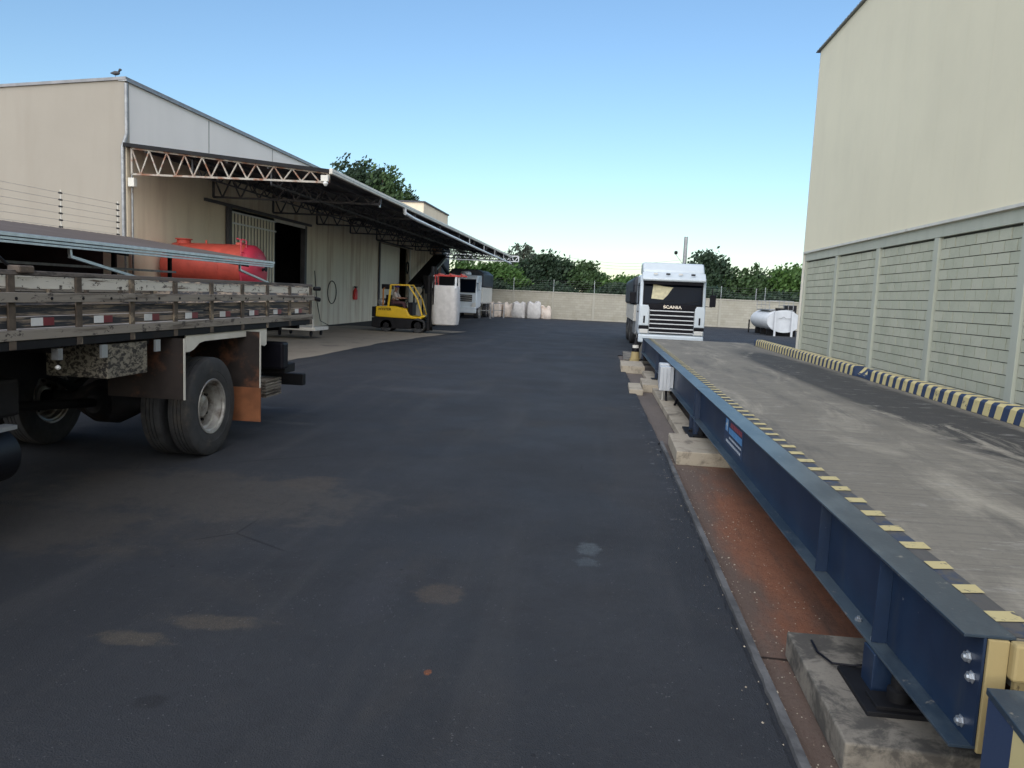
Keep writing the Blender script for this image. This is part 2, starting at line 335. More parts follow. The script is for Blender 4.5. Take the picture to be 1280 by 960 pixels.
def copy_tree(o, parent=None):
    c = o.copy(); col.objects.link(c); c.parent = parent
    for ch in list(o.children): copy_tree(ch, c)
    return c
def text(name, body, size, mat, parent, loc, rot, ext=.004, sx=1., bold=0.):
    cu = bpy.data.curves.new(name, 'FONT'); cu.body = body; cu.size = size; cu.extrude = ext; cu.align_x = 'CENTER'; cu.align_y = 'CENTER'; cu.offset = bold
    t = bpy.data.objects.new(name, cu); col.objects.link(t)
    dg = bpy.context.evaluated_depsgraph_get(); me = bpy.data.meshes.new_from_object(t.evaluated_get(dg)); bpy.data.objects.remove(t)
    me.materials.clear(); me.materials.append(mat)
    o = bpy.data.objects.new(name, me); col.objects.link(o); o.parent = parent; o.location = loc; o.rotation_euler = rot; o.scale = (sx, 1, 1)
    return o

# ------------------------------------------------------------------ ground
g = MB(); g.add([(-3000, -3000, -.06), (3000, -3000, -.06), (3000, 3000, -.06), (-3000, 3000, -.06)], [(0, 1, 2, 3)])
structure(g.build('ground', MAT['soil']))
# asphalt yard with a ragged right edge along the weighbridge
edge = []
y = -12.
while y < 26.6:
    x = .905 - .012 * max(0, min(y, 10) - 3) / 7 + .02 * min(0, noise.noise(Vector((y * 1.9, 0, 0)))) * 2 + .016 * noise.noise(Vector((y * 8, 3, 0)))
    if y > 10.4: x -= .012 * (y - 10.4) - .03
    edge.append((x, y)); y += .06
poly = [(-90, -12)] + edge + [(.85, 26.8), (60, 26.8), (60, 72), (-90, 72)]
a = MB(); n = len(poly)
a.add([(x, y, 0) for x, y in poly] + [(x, y, -.055) for x, y in poly], [tuple(range(n))] + [(i, (i + 1) % n, n + (i + 1) % n, n + i) for i in range(n)])
structure(a.build('asphalt_yard', MAT['asphalt']))
s_ = MB(); s_.add([(.6, -12, -.035), (6.5, -12, -.035), (6.5, 26.9, -.035), (.6, 26.9, -.035)], [(0, 1, 2, 3)])
structure(s_.build('concrete_strip', MAT['strip']))
k_ = MB(); kp = []
yy = -12.
while yy < 10.6:
    kp.append((yy, .938 - .012 * max(0, yy - 3) / 7 + .014 * noise.noise(Vector((yy * 7, 9, 0))), .995 - .012 * max(0, yy - 3) / 7 + .004 * noise.noise(Vector((yy * 3, 19, 0))))); yy += .1
for (y0_, a0, b0), (y1_, a1, b1) in zip(kp, kp[1:]):
    k_.add([(a0, y0_, -.034), (a0 + .006, y0_, .003), (b0 - .01, y0_, .004), (b0, y0_, -.034), (a1, y1_, -.034), (a1 + .006, y1_, .003), (b1 - .01, y1_, .004), (b1, y1_, -.034)], [(0, 1, 5, 4), (1, 2, 6, 5), (2, 3, 7, 6)])
structure(k_.build('kerb', MAT['kerb']))
structure(MB().add([(.7, -12, -.022), (.95, -12, -.022), (.95, 10.6, -.022), (.7, 10.6, -.022)], [(0, 1, 2, 3)]).build('asphalt_base', MAT['asphalt']))
gr = MB(); rg = random.Random(11)
for i in range(760):
    if i < 620: x_, y_ = rg.uniform(.99, 1.5), 2.6 + rg.random() ** 1.5 * 9; z_ = -.035
    else: x_, y_ = rg.gauss(.9, .12), 2.4 + rg.random() ** 1.4 * 9; z_ = .0 if x_ < .9 else .004
    if x_ < .99 and i < 620: continue
    if i >= 620 and x_ > .93: x_ = .985; z_ = .0
    r_ = rg.uniform(.0025, .008) * (1.3 if i % 9 == 0 else .8)
    vs = [(x_ + r_ * math.cos(a) * rg.uniform(.7, 1.2), y_ + r_ * math.sin(a) * rg.uniform(.7, 1.2), z_ - .001) for a in (0, 1.25, 2.5, 3.77, 5.0)] + [(x_ + rg.uniform(-.3, .3) * r_, y_ + rg.uniform(-.3, .3) * r_, z_ + r_ * rg.uniform(.5, .9))]
    gr.add(vs, [(0, 1, 5), (1, 2, 5), (2, 3, 5), (3, 4, 5), (4, 0, 5)])
tag(gr.build('loose_gravel', MAT['conc2'], None, kind='stuff'), 'small loose stones and crumbs beside the weighbridge and along the asphalt edge', 'gravel')
# pale concrete apron along the warehouse
ap = [(-13.3, 8)]
for i in range(40):
    y = 8 + i * .75; x = -7.6 + .25 * noise.noise(Vector((y * .5, 1, 0))) + (max(0, y - 26) * .1 if y < 38 else 1.2 - (y - 38) * .2); ap.append((x, y))
ap += [(-13.3, 38)]
b_ = MB(); b_.add([(x, y, .005) for x, y in ap], [tuple(range(len(ap)))]); structure(b_.build('concrete_apron', MAT['apron']))

# ------------------------------------------------------------------ weighbridge
BR = thing('weighbridge', (1.46, 2.86, 0), 'long raised truck scale with dark blue steel side beam and stained concrete deck', 'truck scale')
Y0, Y1, ZT = 2.86, 24.2, .75
j1, j2 = 10.78, 18.07
for (ya, yb) in ((Y0, j1 - .012), (j1 + .012, j2 - .012), (j2 + .012, Y1)):
    b = MB(); b.box(1.455, 1.465, ya, yb, .322, .738).build('beam_web', MAT['beamblue'], BR)
    b = MB(); b.box(1.385, 1.565, ya, yb, .738, .75).build('top_flange', MAT['flange'], BR, bevel=.002)
    b = MB(); b.box(1.375, 1.54, ya, yb, .31, .322).build('bottom_flange', MAT['flange'], BR, bevel=.002)
for yy in (3.72, 4.70, j1 - .09, j1 + .09, j2 - .07, j2 + .07, 24.0):
    b = MB(); b.prism([(1.454, .324), (1.386, .324), (1.392, .736), (1.454, .736)], yy - .005, yy + .005, 'Y').build('stiffener', MAT['beamblue'], BR)
for yy in (j1, j2):
    MB().box(1.445, 1.454, yy - .07, yy + .07, .335, .725).build('splice_plate', MAT['beamblue'], BR, bevel=.002)
for yy in (j1, j2):
    for zz in (.38, .45, .52, .59, .66, .71):
        for s in (-.04, .04): MB().lathe([(0, .012), (-.014, .012), (-.018, .007)], (1.445, yy + s, zz), 'X', 6).build('bolt', MAT['galv'], BR)
for (yy, zz) in ((2.95, .625), (2.91, .565), (2.95, .37)):
    q = MB().lathe([(0, .024), (-.004, .024), (-.005, .019), (-.017, .019), (-.018, .010), (-.024, .010)], (1.454, yy, zz), 'X', 6).build('bolt', MAT['galv'], BR, smooth=False)
for yy in (3.75, 3.98):
    MB().lathe([(.322, .018), (.334, .018), (.335, .008), (.345, .008)], (1.41, yy, 0), 'Z', 6).build('bolt', MAT['galv'], BR)
# deck, its edge marks and the raised striped kerb
b = MB(); b.box(1.567, 4.52, Y0 + .01, Y1, .56, .744).build('deck', MAT['deck'], BR)
b = MB(); b.box(1.54, 4.7, Y0 - .05, Y0 - .0, .60, .743).build('end_channel', MAT['yellowpaint'], BR, bevel=.012)
b = MB(); b.box(1.468, 1.54, Y0 - .012, Y0 + .004, .30, .737).build('end_plate', MAT['yellowpaint'], BR, bevel=.003)
b = MB(); b.box(1.56, 4.7, Y0 - .03, Y0 - .005, .31, .596).build('end_plate', MAT['yellowpaint'], BR, bevel=.003)
y = 3.0; k = 0
while y < Y1 - .3:
    t = .125 * (1 + .08 * random.uniform(-1, 1)); x0 = 1.560 + random.uniform(0, .01); x1 = 1.675 + random.uniform(-.01, .012)
    if k % 2 == 0: MB().add([(x0, y, .752), (x1, y + .02, .752), (x1 + .004, y + t, .752), (x0, y + t - .02, .752)], [(0, 1, 2, 3)]).build('edge_mark', MAT['markyellow'], BR)
    y += .145; k += 1
MB().add([(1.567, Y0 + .01, .748), (1.66, Y0 + .01, .748), (1.66, Y1, .748), (1.567, Y1, .748)], [(0, 1, 2, 3)]).build('edge_band', MAT['edgeband'], BR)
kb = MB()
kb.prism([(4.51, .745), (4.51, .895), (4.535, .925), (4.68, .925), (4.70, .905), (4.70, .745)], 5.2, 13.42, 'Y')
kb.build('kerb', MAT['blueblock'], BR, bevel=.006)
MB().prism([(4.51, .745), (4.51, .895), (4.535, .925), (4.68, .925), (4.70, .905), (4.70, .745)], 14.05, 22.95, 'Y').build('kerb', MAT['blueblock'], BR, bevel=.006)
MB().prism([(4.55, .745), (4.565, .80), (4.62, .85), (4.66, .91), (4.70, .90), (4.70, .745)], 13.42, 14.05, 'Y').build('kerb', MAT['blueblock'], BR, bevel=.012, label='broken chipped length of the striped kerb')
def kstripe(y, w, broken=False):
    pr = [(4.505, .752), (4.505, .897), (4.532, .929), (4.682, .929)] if not broken else [(4.56, .79), (4.612, .853), (4.652, .915), (4.682, .913)]
    m_ = MB(); vs = []
    for dy in (0, w):
        for (x, z) in pr: vs.append((x, y + dy - (z - .745) * .35, z))
        for (x, z) in pr[::-1]: vs.append((x + .02 if x < 4.6 else x, y + dy - (z - .745) * .35, z - .02))
    n_ = len(pr) * 2
    m_.add(vs, [tuple(range(n_)), tuple(range(n_, 2 * n_))] + [(i, (i + 1) % n_, n_ + (i + 1) % n_, n_ + i) for i in range(n_)])
    return m_
y = 5.3
while y < 22.7:
    kstripe(y, .125 + random.uniform(-.01, .012), 13.3 < y < 14.1).build('kerb_stripe', MAT['yellowblock'], BR); y += .27
b = MB(); b.box(4.53, 4.73, 3.0, Y1, .56, .743).build('kerb_base', MAT['kerb'], BR)
b = MB(); b.box(4.70, 4.71, Y0, Y1, .32, .555).build('beam_web', MAT['beamblue'], BR)
# legs, load cells, plinths
plinths = [(3.17, 4.27, 1.12, 1.95, .11, -.04), (9.25, 10.55, 1.02, 1.7, .13, 0), (16.5, 17.9, 1.02, 1.6, .13, 0), (15.9, 17.2, .72, 1.0, .08, 0), (20.6, 22.4, .68, 1.3, .16, 0)]
for (ya, yb, xa, xb, h, sk) in plinths:
    b = MB(); b.prism([(xa, ya), (xb, ya + sk), (xb, yb), (xa + .02, yb)], -.036, h, 'Z').build('plinth', MAT['pad'] if ya < 5 else MAT['conc2'], BR, bevel=.01)
for yy in (3.68, 10.55, 11.0, 17.9, 23.6):
    top = .309; zb = .12
    b = MB(); b.box(1.365, 1.455, yy - .07, yy + .07, zb, top).build('support_leg', MAT['beamblue'], BR, bevel=.004)
    b = MB(); b.lathe([(zb + .03, .05), (zb + .08, .05), (zb + .09, .036), (top - .04, .036), (top, .03)], (1.45, yy - .17, 0), 'Z', 20).build('load_cell', MAT['chassis'], BR, smooth=True)
    b = MB(); b.box(1.285, 1.6, yy - .27, yy + .17, zb - .012, zb + .012).box(1.33, 1.56, yy - .25, yy - .1, zb + .012, zb + .03).build('base_plate', MAT['chassis'], BR, bevel=.003)
b = MB(); b.tube([(1.24, 4.15, .12), (1.23, 4.0, .125), (1.27, 3.88, .125), (1.36, 3.84, .14), (1.5, 3.85, .16)], .006, 8).build('cable', MAT['black'], BR, smooth=True)
b = MB(); b.box(1.22, 1.5, 10.7, 20.4, -.034, .075).build('foundation_beam', MAT['conc2'], BR, bevel=.01)
for yy in (3, 6.3, 9.5):
    pass
# sticker: emblem, red line, blue panel, small lines (unreadable in the photograph)
ST = MB(); ST.box(1.4525, 1.4545, 7.55, 8.62, .40, .70).build('sticker', simple('sticker_navy', (.015, .04, .10), .4), BR)
def flatbar(y0, y1, z0, z1, mat, nm='sticker_print'):
    b = MB(); nlet = max(1, int(abs(y1 - y0) / .085)); dy = (y1 - y0) / nlet
    for i in range(nlet):
        a0, a1 = y0 + i * dy, y0 + (i + .78) * dy
        b.box(1.4505, 1.4522, a0, a1, z0, z1)
    return b.build(nm, mat, BR)
sw = simple('sticker_white', (.45, .5, .55), .5); sr = simple('sticker_red', (.30, .06, .08), .5); sb = simple('sticker_blue', (.10, .28, .55), .5)
flatbar(7.62, 8.28, .615, .665, sr); b = MB(); b.box(1.4506, 1.4522, 7.60, 8.34, .535, .60).build('sticker_print', sb, BR)
flatbar(7.62, 8.32, .485, .505, sw); flatbar(7.64, 8.5, .43, .455, sw)
b = MB(); b.box(1.4506, 1.4522, 8.40, 8.56, .54, .67).build('sticker_print', sb, BR); b = MB(); b.box(1.4494, 1.4505, 8.43, 8.47, .55, .66).box(1.4494, 1.4505, 8.47, 8.53, .60, .625).build('sticker_print', sw, BR)

JB = thing('junction_box', (1.3, 15, .3), 'light grey ribbed junction box fixed outside the blue beam with a looped black hose', 'junction box')
b = MB(); b.box(1.20, 1.43, 14.4, 14.78, .27, .70).build('box', MAT['junction'], JB, bevel=.025)
b = MB(); b.box(1.19, 1.44, 14.36, 14.4, .265, .705).box(1.3, 1.31, 14.35, 14.36, .28, .69).box(1.24, 1.25, 14.35, 14.36, .28, .69).box(1.37, 1.38, 14.35, 14.36, .28, .69).build('cover', MAT['junction'], JB, bevel=.006)
b = MB(); b.box(1.22, 1.42, 14.9, 15.2, .33, .72).build('box', MAT['junction'], JB, bevel=.02)
b = MB(); b.tube([(1.33, 14.5, .27), (1.33, 14.45, .12), (1.35, 14.35, .0), (1.39, 14.1, -.01), (1.43, 13.85, .05), (1.45, 13.75, .16), (1.48, 13.7, .28)], .022, 10).build('hose', MAT['black'], JB, smooth=True)
b = MB(); b.tube([(1.27, 14.5, .27), (1.27, 14.5, -.03)], .014, 8).build('conduit', MAT['offwhite'], JB)

RP = thing('near_ramp', (2.9, 1.9, 0), 'blue and yellow striped steel ramp end at the bottom right corner', 'ramp')
b = MB(); b.prism([(2.74, .61), (-1.5, .05), (-1.5, .03), (2.74, .585)], 1.42, 4.7, 'X').build('ramp_plate', MAT['flange'], RP, bevel=.003)
yy = 2.73; k = 0
while yy > -1.2:
    zt = .585 - (2.74 - yy) * .132; zt2 = .585 - (2.74 - yy + .17) * .132
    MB().prism([(yy, -.034), (yy, zt - .002), (yy - .17, zt2 - .002), (yy - .17, -.034)], 1.425, 1.46, 'X').build('side_stripe', MAT['blueblock'] if k % 2 == 0 else MAT['yellowblock'], RP)
    yy -= .17; k += 1
b = MB(); b.box(1.47, 4.69, 2.735, 2.76, .25, .583).build('ramp_end', MAT['yellowpaint'], RP, bevel=.004)
FR = MB(); FR.prism([(Y1 + .03, .74), (27.9, .01), (27.9, -.034), (Y1 + .03, -.034)], 1.45, 4.7, 'X')
tag(FR.build('far_ramp', MAT['deck']), 'concrete ramp going down from the far end of the truck scale', 'ramp')
RM = MB(); RM.prism([(.85, 24.2), (1.3, 24.4), (1.35, 27.5), (.95, 28.2)], -.03, .06, 'Z')
tag(RM.build('concrete_slab', MAT['pad'], None, bevel=.02), 'low tan concrete slab at the far left corner of the scale, beside the striped marker', 'slab')
CP = thing('marker_post', (1.17, 23.5, .0), 'yellow striped traffic marker at the far left corner of the scale', 'traffic cone')
b = MB(); b.lathe([(-.03, .16), (.16, .16), (.165, .135), (.36, .115)], (1.17, 23.5, 0), 'Z', 20).build('body', MAT['yellowpaint'], CP, smooth=True)
b = MB(); b.lathe([(.361, .113), (.47, .10)], (1.17, 23.5, 0), 'Z', 20).build('dark_band', MAT['black'], CP)
b = MB(); b.lathe([(.471, .098), (.56, .092)], (1.17, 23.5, 0), 'Z', 20).build('pale_band', MAT['offwhite'], CP)
b = MB(); b.lathe([(.561, .08), (.68, .04), (.74, .045), (.78, .02)], (1.17, 23.5, 0), 'Z', 16).build('cap', MAT['chassis'], CP, smooth=True)

# ------------------------------------------------------------------ block walls helper
def block_panel(y0, y1, z0, z1, x, bw, bh, gh, gv, axis='Y', face=-1, depth=.03, jit=.0025):
    """courses of blocks in the plane X=x (axis Y) or Y=x (axis X); face = side they look to"""
    b = MB(); z = z0; r = 0
    rows = round((z1 - z0) / bh); bh = (z1 - z0) / rows
    for r in range(rows):
        y = y0 - (bw / 2 if r % 2 else 0)
        while y < y1 - .02:
            a0, a1 = max(y, y0) + gv / 2, min(y + bw, y1) - gv / 2
            if a1 - a0 > .03:
                j = random.uniform(-jit, jit); f = x + face * (depth + j); k = x
                zz0, zz1 = z0 + r * bh + gh / 2, z0 + (r + 1) * bh - gh / 2
                lo, hi = min(f, k), max(f, k)
                if axis == 'Y': b.box(lo, hi, a0, a1, zz0, zz1)
                else: b.box(a0, a1, lo, hi, zz0, zz1)
            y += bw
    return b

# ------------------------------------------------------------------ tall hall on the right
HB = thing('tall_hall', (6.5, 25.9, 0), 'tall cream sheet clad hall with grey green block base on the right', 'building')
HX, HY = 6.5, 25.95
b = MB(); b.box(HX + .06, HX + .2, -14, HY - .1, -.03, 3.5).build('wall_base', MAT['mortar'], HB)
cols = [HY - .12 - i * 3.23 for i in range(13)]
for i, cy in enumerate(cols):
    b = MB(); b.box(HX - .02, HX + .14, cy - (.1 if i else .0), cy + .12, -.03, 3.36).build('column', MAT['column'], HB, bevel=.008)
for i in range(len(cols) - 1):
    ya, yb = cols[i + 1] + .12, cols[i] - (.1 if i else 0)
    block_panel(ya + .004, yb - .004, -.03, 3.33, HX + .06, .40, .2, .015, .028, jit=.005).build('block_panel', MAT['block'], HB)
b = MB(); b.box(HX - .025, HX + .2, -14, HY, 3.362, 3.60).build('ring_beam', MAT['column'], HB, bevel=.006)
b = MB()
yy = -14.
while yy < HY:
    e = min(yy + 1.02, HY); b.box(HX - .075, HX + .1, yy + .002, e - .001, 3.66, 9.84); yy += 1.02
b.build('cladding', MAT['cream'], HB)
b = MB(); b.box(HX - .10, HX - .03, -14, HY + .01, 3.60, 3.655).build('drip_flashing', MAT['offwhite'], HB)
b = MB(); b.box(HX - .065, HX + .1, -14, HY, 3.655, 3.665).build('flashing_gap', MAT['mortar'], HB)
b = MB(); b.box(HX + .101, 22, HY - .12, HY, -.03, 9.8).build('end_wall', MAT['cream'], HB)
b = MB(); b.box(HX - .08, HX + .0, HY + .003, HY + .05, -.03, 9.82).build('corner_trim', MAT['offwhite'], HB)
b = MB()
yy = -14.
while yy < HY + .1:
    b.box(HX - .16, HX + 1, yy, yy + .17, 9.862, 9.90); b.box(HX - .16, HX + 1, yy + .17, yy + .25, 9.862, 9.88); yy += .25
b.add([(HX - .12, -14, 9.86), (HX - .12, HY + .1, 9.86), (22, HY + .1, 11.0), (22, -14, 11.0)], [(0, 1, 2, 3)])
b.build('roof', MAT['galvdull'], HB)

# ------------------------------------------------------------------ far boundary wall
FW = thing('boundary_wall', (0, 65, 0), 'long beige block wall across the far end of the yard', 'wall')
def fy(x): return 66.2 - .075 * (x + 4)
ang = math.atan(-.075); FW.rotation_euler = (0, 0, ang); FW.location = (0, fy(0), 0)
xs = [i * 3.45 - 31.5 for i in range(20)]
for i, cx in enumerate(xs):
    b = MB(); b.box(cx - .1, cx + .1, -.05, .1, -.05, 2.2).build('column', MAT['column_far'], FW, world=False, bevel=.01)
    b = MB(); b.tube([(cx, 0, 2.29), (cx, 0, 3.35)], .022, 6).build('fence_post', MAT['galv'], FW, world=False)
for i in range(len(xs) - 1):
    block_panel(xs[i] + .1, xs[i + 1] - .1, -.02, 2.2, 0, .4, .2, .012, .008, 'X', -1, .02).build('block_panel', MAT['block_far'], FW, world=False)
b = MB(); b.box(xs[0], xs[-1], 0.0, .09, -.05, 2.2).build('wall_core', MAT['mortar_far'], FW, world=False)
b = MB(); b.box(xs[0], xs[-1], -.07, .12, 2.203, 2.30).build('coping', MAT['column_far'], FW, world=False, bevel=.01)
for k in range(5):
    b = MB(); b.tube([(xs[0], 0, 2.5 + k * .18), (xs[-1], 0, 2.5 + k * .18)], .003, 4).build('fence_wire', MAT['galvdull'], FW, world=False)

# ------------------------------------------------------------------ warehouse on the left
WX, WY, WE, WT = -13.3, 20.75, 68.0, 7.28
WH = thing('warehouse', (WX, WY, 0), 'long tan warehouse on the left with a deep lean-to canopy over its doors', 'building')
b = MB(); b.prism([(WX, -.05), (WX, 7.3), (-50, 4.75), (-50, -.05)], WY, WY + .2, 'Y').build('front_wall', MAT['frontwall'], WH)
b = MB(); b.prism([(WX + .06, 7.30), (WX + .06, 7.38), (-50, 4.83), (-50, 4.75)], WY - .05, WE, 'Y').build('roof', MAT['roofsheet'], WH)
openings = [(26.6, 34.2, 4.55), (46.0, 53.2, 4.7)]
seams = [25.4, 35.1, 40.0, 44.5, 57.5, 61, 64.5]
ys = [WY + .2] ; segs = []
marks = sorted(set([WY + .2] + seams + [o for q in openings for o in q[:2]] + [WE]))
for a0, a1 in zip(marks, marks[1:]):
    mid = (a0 + a1) / 2; z0 = -.05; mt = MAT['tanwall'] if mid < 26.6 else MAT['panelwall']
    for (o0, o1, oz) in openings:
        if o0 - .01 < mid < o1 + .01: z0 = oz
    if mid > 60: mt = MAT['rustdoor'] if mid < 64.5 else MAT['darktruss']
    b = MB(); b.box(WX - .15, WX, a0 + .012, a1 - .012, z0, 5.6).build('wall_panel', mt, WH, bevel=.006)
b = MB(); b.box(WX - .2, WX - .152, WY + .2, 26.6, -.05, 5.6).box(WX - .2, WX - .152, 34.2, 46, -.05, 5.6).box(WX - .2, WX - .152, 53.2, WE, -.05, 5.6).box(WX - .2, WX - .152, 26.6, 34.2, 4.56, 5.6).box(WX - .2, WX - .152, 46, 53.2, 4.71, 5.6).build('wall_core', MAT['mortar'], WH)
b = MB(); b.box(WX - .15, WX, WY + .2, WE, 5.604, 7.26)
b.build('upper_wall', MAT['greysheet'], WH)
b = MB()
for yy in (25.4, 30.5, 35.6, 40.7): b.box(WX + .001, WX + .006, yy - .03, yy + .03, 5.7, 7.22)
b.build('cladding_seam', simple('seam_grey', (.28, .27, .25), .6), WH)
b = MB(); b.box(WX - .16, WX + .08, WY - .04, WE, 7.262, 7.298).build('roof_trim', MAT['galvdull'], WH)
b = MB(); b.box(WX + .0, WX + .035, WY - .0, WY + .18, -.05, 5.5)
b.build('corner_trim', MAT['tanwall'], WH)
MB().box(-49.9, -49.7, WY + .3, WE - .2, 0, 4.7).build('end_wall', MAT['tanwall'], WH)
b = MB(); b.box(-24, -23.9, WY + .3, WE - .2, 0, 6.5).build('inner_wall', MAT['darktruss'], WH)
b = MB(); b.prism([(WX - .2, 0), (WX - .2, 7.25), (-49.9, 4.72), (-49.9, 0)], WE - .15, WE - .01, 'Y').build('rear_wall', MAT['tanwall'], WH)
b = MB(); b.tube([(WX + .07, WY - .04, 7.2), (WX + .07, WY - .04, 5.85), (WX - .03, WY - .08, 5.5), (WX - .03, WY - .08, 0)], .05, 10).build('drainpipe', MAT['galvdull'], WH, smooth=True)
b = MB(); b.tube([(WX + .12, WY + .1, 5.4), (WX + .12, WY + .1, 0)], .03, 8).build('drainpipe', MAT['galvdull'], WH, smooth=True)
# canopy
EX, EZ, CE = -7.4, 4.98, 64.9
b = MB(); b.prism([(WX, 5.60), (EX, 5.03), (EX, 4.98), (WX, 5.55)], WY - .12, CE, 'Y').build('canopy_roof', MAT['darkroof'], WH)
b = MB(); b.box(EX + .002, EX + .10, WY - .15, CE, 4.90, 5.05).build('gutter', MAT['offwhite'], WH, bevel=.02)
b = MB(); b.box(EX + .101, EX + .107, WY - .15, CE, 4.96, 4.975).build('gutter_line', MAT['galvdull'], WH)
b = MB(); b.bar((WX + .02, WY - .14, 5.55), (EX, WY - .14, 4.98), .03, .10).build('canopy_fascia', MAT['chassis'], WH)
def lattice(p0, p1, h0, h1, n, ch=.05, web=.035):
    """girder: top chord p0->p1, depth h0->h1 below it"""
    b = MB(); p0, p1 = Vector(p0), Vector(p1); q0 = p0 - Vector((0, 0, h0)); q1 = p1 - Vector((0, 0, h1))
    b.bar(p0, p1, ch, ch); b.bar(q0, q1, ch, ch); b.bar(p0, q0, ch, ch); b.bar(p1, q1, ch, ch)
    for i in range(n):
        a = p0.lerp(p1, i / n); c = p0.lerp(p1, (i + 1) / n); m_ = q0.lerp(q1, (i + .5) / n)
        b.bar(a, m_, web, web); b.bar(m_, c, web, web)
    return b
lattice((WX + .22, WY - .05, 5.46), (EX - .03, WY - .05, 4.93), .70, .24, 11).build('truss', MAT['truss'], WH)
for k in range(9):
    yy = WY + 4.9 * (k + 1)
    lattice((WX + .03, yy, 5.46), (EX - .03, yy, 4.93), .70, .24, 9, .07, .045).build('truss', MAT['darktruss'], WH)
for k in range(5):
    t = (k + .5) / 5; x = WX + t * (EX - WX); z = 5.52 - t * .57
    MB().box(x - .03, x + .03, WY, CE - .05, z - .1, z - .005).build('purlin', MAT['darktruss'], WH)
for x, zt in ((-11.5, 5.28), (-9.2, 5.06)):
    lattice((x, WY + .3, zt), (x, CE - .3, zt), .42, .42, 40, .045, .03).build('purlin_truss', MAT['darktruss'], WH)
lattice((WX + .1, 66.3, 5.15), (EX + .4, 66.3, 5.15), .45, .45, 9, .07, .05).build('end_truss', MAT['whitepaint'], WH)
b = MB(); b.tube([(EX + .05, 28.6, 4.9), (EX + .07, 28.6, 4.72), (EX + .08, 30, 4.66), (EX + .08, 45, 4.52), (EX + .08, 61, 4.42), (EX + .08, 63.5, 4.4)], .065, 10).build('gutter_pipe', MAT['whitepaint'], WH, smooth=True)
for yy in (43, 48.5, 53.5, 58.5, 62.8):
    zb = 4.54 - (yy - 43) * .0065; b = MB(); b.box(EX + .06, EX + .1, yy - .02, yy + .02, zb, 4.9).build('pipe_hanger', MAT['whitepaint'], WH)
b = MB(); b.tube([(EX - .3, 26.5, 4.85), (EX - .3, 26.5, 4.68)], .05, 8).build('bracket', MAT['galv'], WH)
# doors
b = MB(); b.box(WX + .06, WX + .09, 26.75, 30.6, .05, 4.42)
dr = b.build('sliding_door', MAT['doorsheet'], WH)
rib = MB(); yy = 26.85
while yy < 30.55: rib.box(WX + .09, WX + .13, yy, yy + .11, .06, 4.40); yy += .27
rib.build('door_ribs', MAT['doorsheet'], dr, bevel=.006)
gap = MB(); yy = 26.94
while yy < 30.55: gap.box(WX + .0905, WX + .094, yy, yy + .16, .06, 4.40); yy += .27
gap.build('door_grooves', MAT['darktruss'], dr)
MB().box(WX + .131, WX + .15, 26.75, 30.6, 3.98, 4.04).box(WX + .131, WX + .15, 26.75, 30.6, 4.36, 4.42).build('door_rail', MAT['whitepaint'], dr)
MB().box(WX + .04, WX + .16, 26.55, 26.75, .0, 4.6).build('door_post', MAT['darktruss'], WH)
MB().box(WX + .03, WX + .12, 25.0, 34.6, 4.56, 4.66).build('door_track', MAT['darktruss'], WH)
MB().box(WX + .001, WX + .05, 30.7, 34.0, 4.42, 4.54).build('door_lintel', MAT['offwhite'], WH)
MB().box(WX - .15, WX + .05, 33.95, 34.2, 0, 4.54).build('door_jamb', MAT['darktruss'], WH)
MB().box(WX + .05, WX + .1, 46.0, 50.4, .04, 4.62).build('sliding_door', MAT['doorsheet'], WH)
MB().box(WX + .03, WX + .12, 45.4, 54, 4.72, 4.8).build('door_track', MAT['darktruss'], WH)
MB().box(WX + .05, WX + .1, 45.75, 45.98, 0, 4.7).build('door_post', MAT['darktruss'], WH)
MB().box(WX - .15, WX + .1, 53.25, 53.5, 0, 4.7).build('door_jamb', MAT['offwhite'], WH)
# roof box behind
b = MB(); RB = thing('roof_box', (-16, 60, 6.9), 'cream box shaped housing rising above the warehouse roof', 'roof housing')
MB().box(-19.5, -13.45, 58.0, 67.4, 6.9, 8.45).build('walls', MAT['tanwall'], RB); MB().box(-19.6, -13.35, 57.9, 67.5, 8.453, 8.56).build('roof', MAT['darktruss'], RB)
# things on the warehouse
FL = thing('floodlight', (EX - .05, WY - .2, 4.75), 'small cream floodlight at the outer tip of the front canopy truss', 'floodlight')
MB().box(EX - .2, EX - .0, WY - .22, WY - .12, 4.70, 4.86).build('housing', MAT['offwhite'], FL, bevel=.01)
MB().lathe([(-.12, .03), (-.06, .07), (0, .05)], (EX - .08, WY - .17, 4.70), 'Z', 12).build('lamp', MAT['lamp'], FL, smooth=True)
EB = MB(); EB.box(WX + .12, WX + .3, WY - .1, WY + .05, 4.42, 4.66); tag(EB.build('electrical_box', MAT['offwhite'], None, bevel=.01), 'small cream box below the truss at the warehouse corner', 'electrical box')
FE = thing('fire_extinguisher', (WX + .12, 41.1, 1.2), 'red fire extinguisher hanging on the warehouse wall left of the yellow forklift', 'fire extinguisher')
MB().lathe([(1.25, .09), (1.28, .12), (1.75, .12), (1.85, .05), (1.9, .04)], (WX + .14, 41.1, 0), 'Z', 16).build('cylinder', MAT['extred'], FE, smooth=True)
MB().box(WX + .08, WX + .2, 41.0, 41.25, 1.9, 1.97).tube([(WX + .14, 41.2, 1.93), (WX + .18, 41.32, 1.7), (WX + .16, 41.28, 1.4)], .02, 6).build('valve', MAT['black'], FE)
HP = MB(); HP.tube([(WX + .04, 37.65 + .62 * math.cos(t * math.pi / 16), 1.62 + .56 * math.sin(t * math.pi / 16)) for t in range(33)], .018, 6)
tag(HP.build('cable_loop', MAT['chassis'], None, smooth=True), 'thin dark hoop hanging on the stained warehouse wall', 'cable loop')
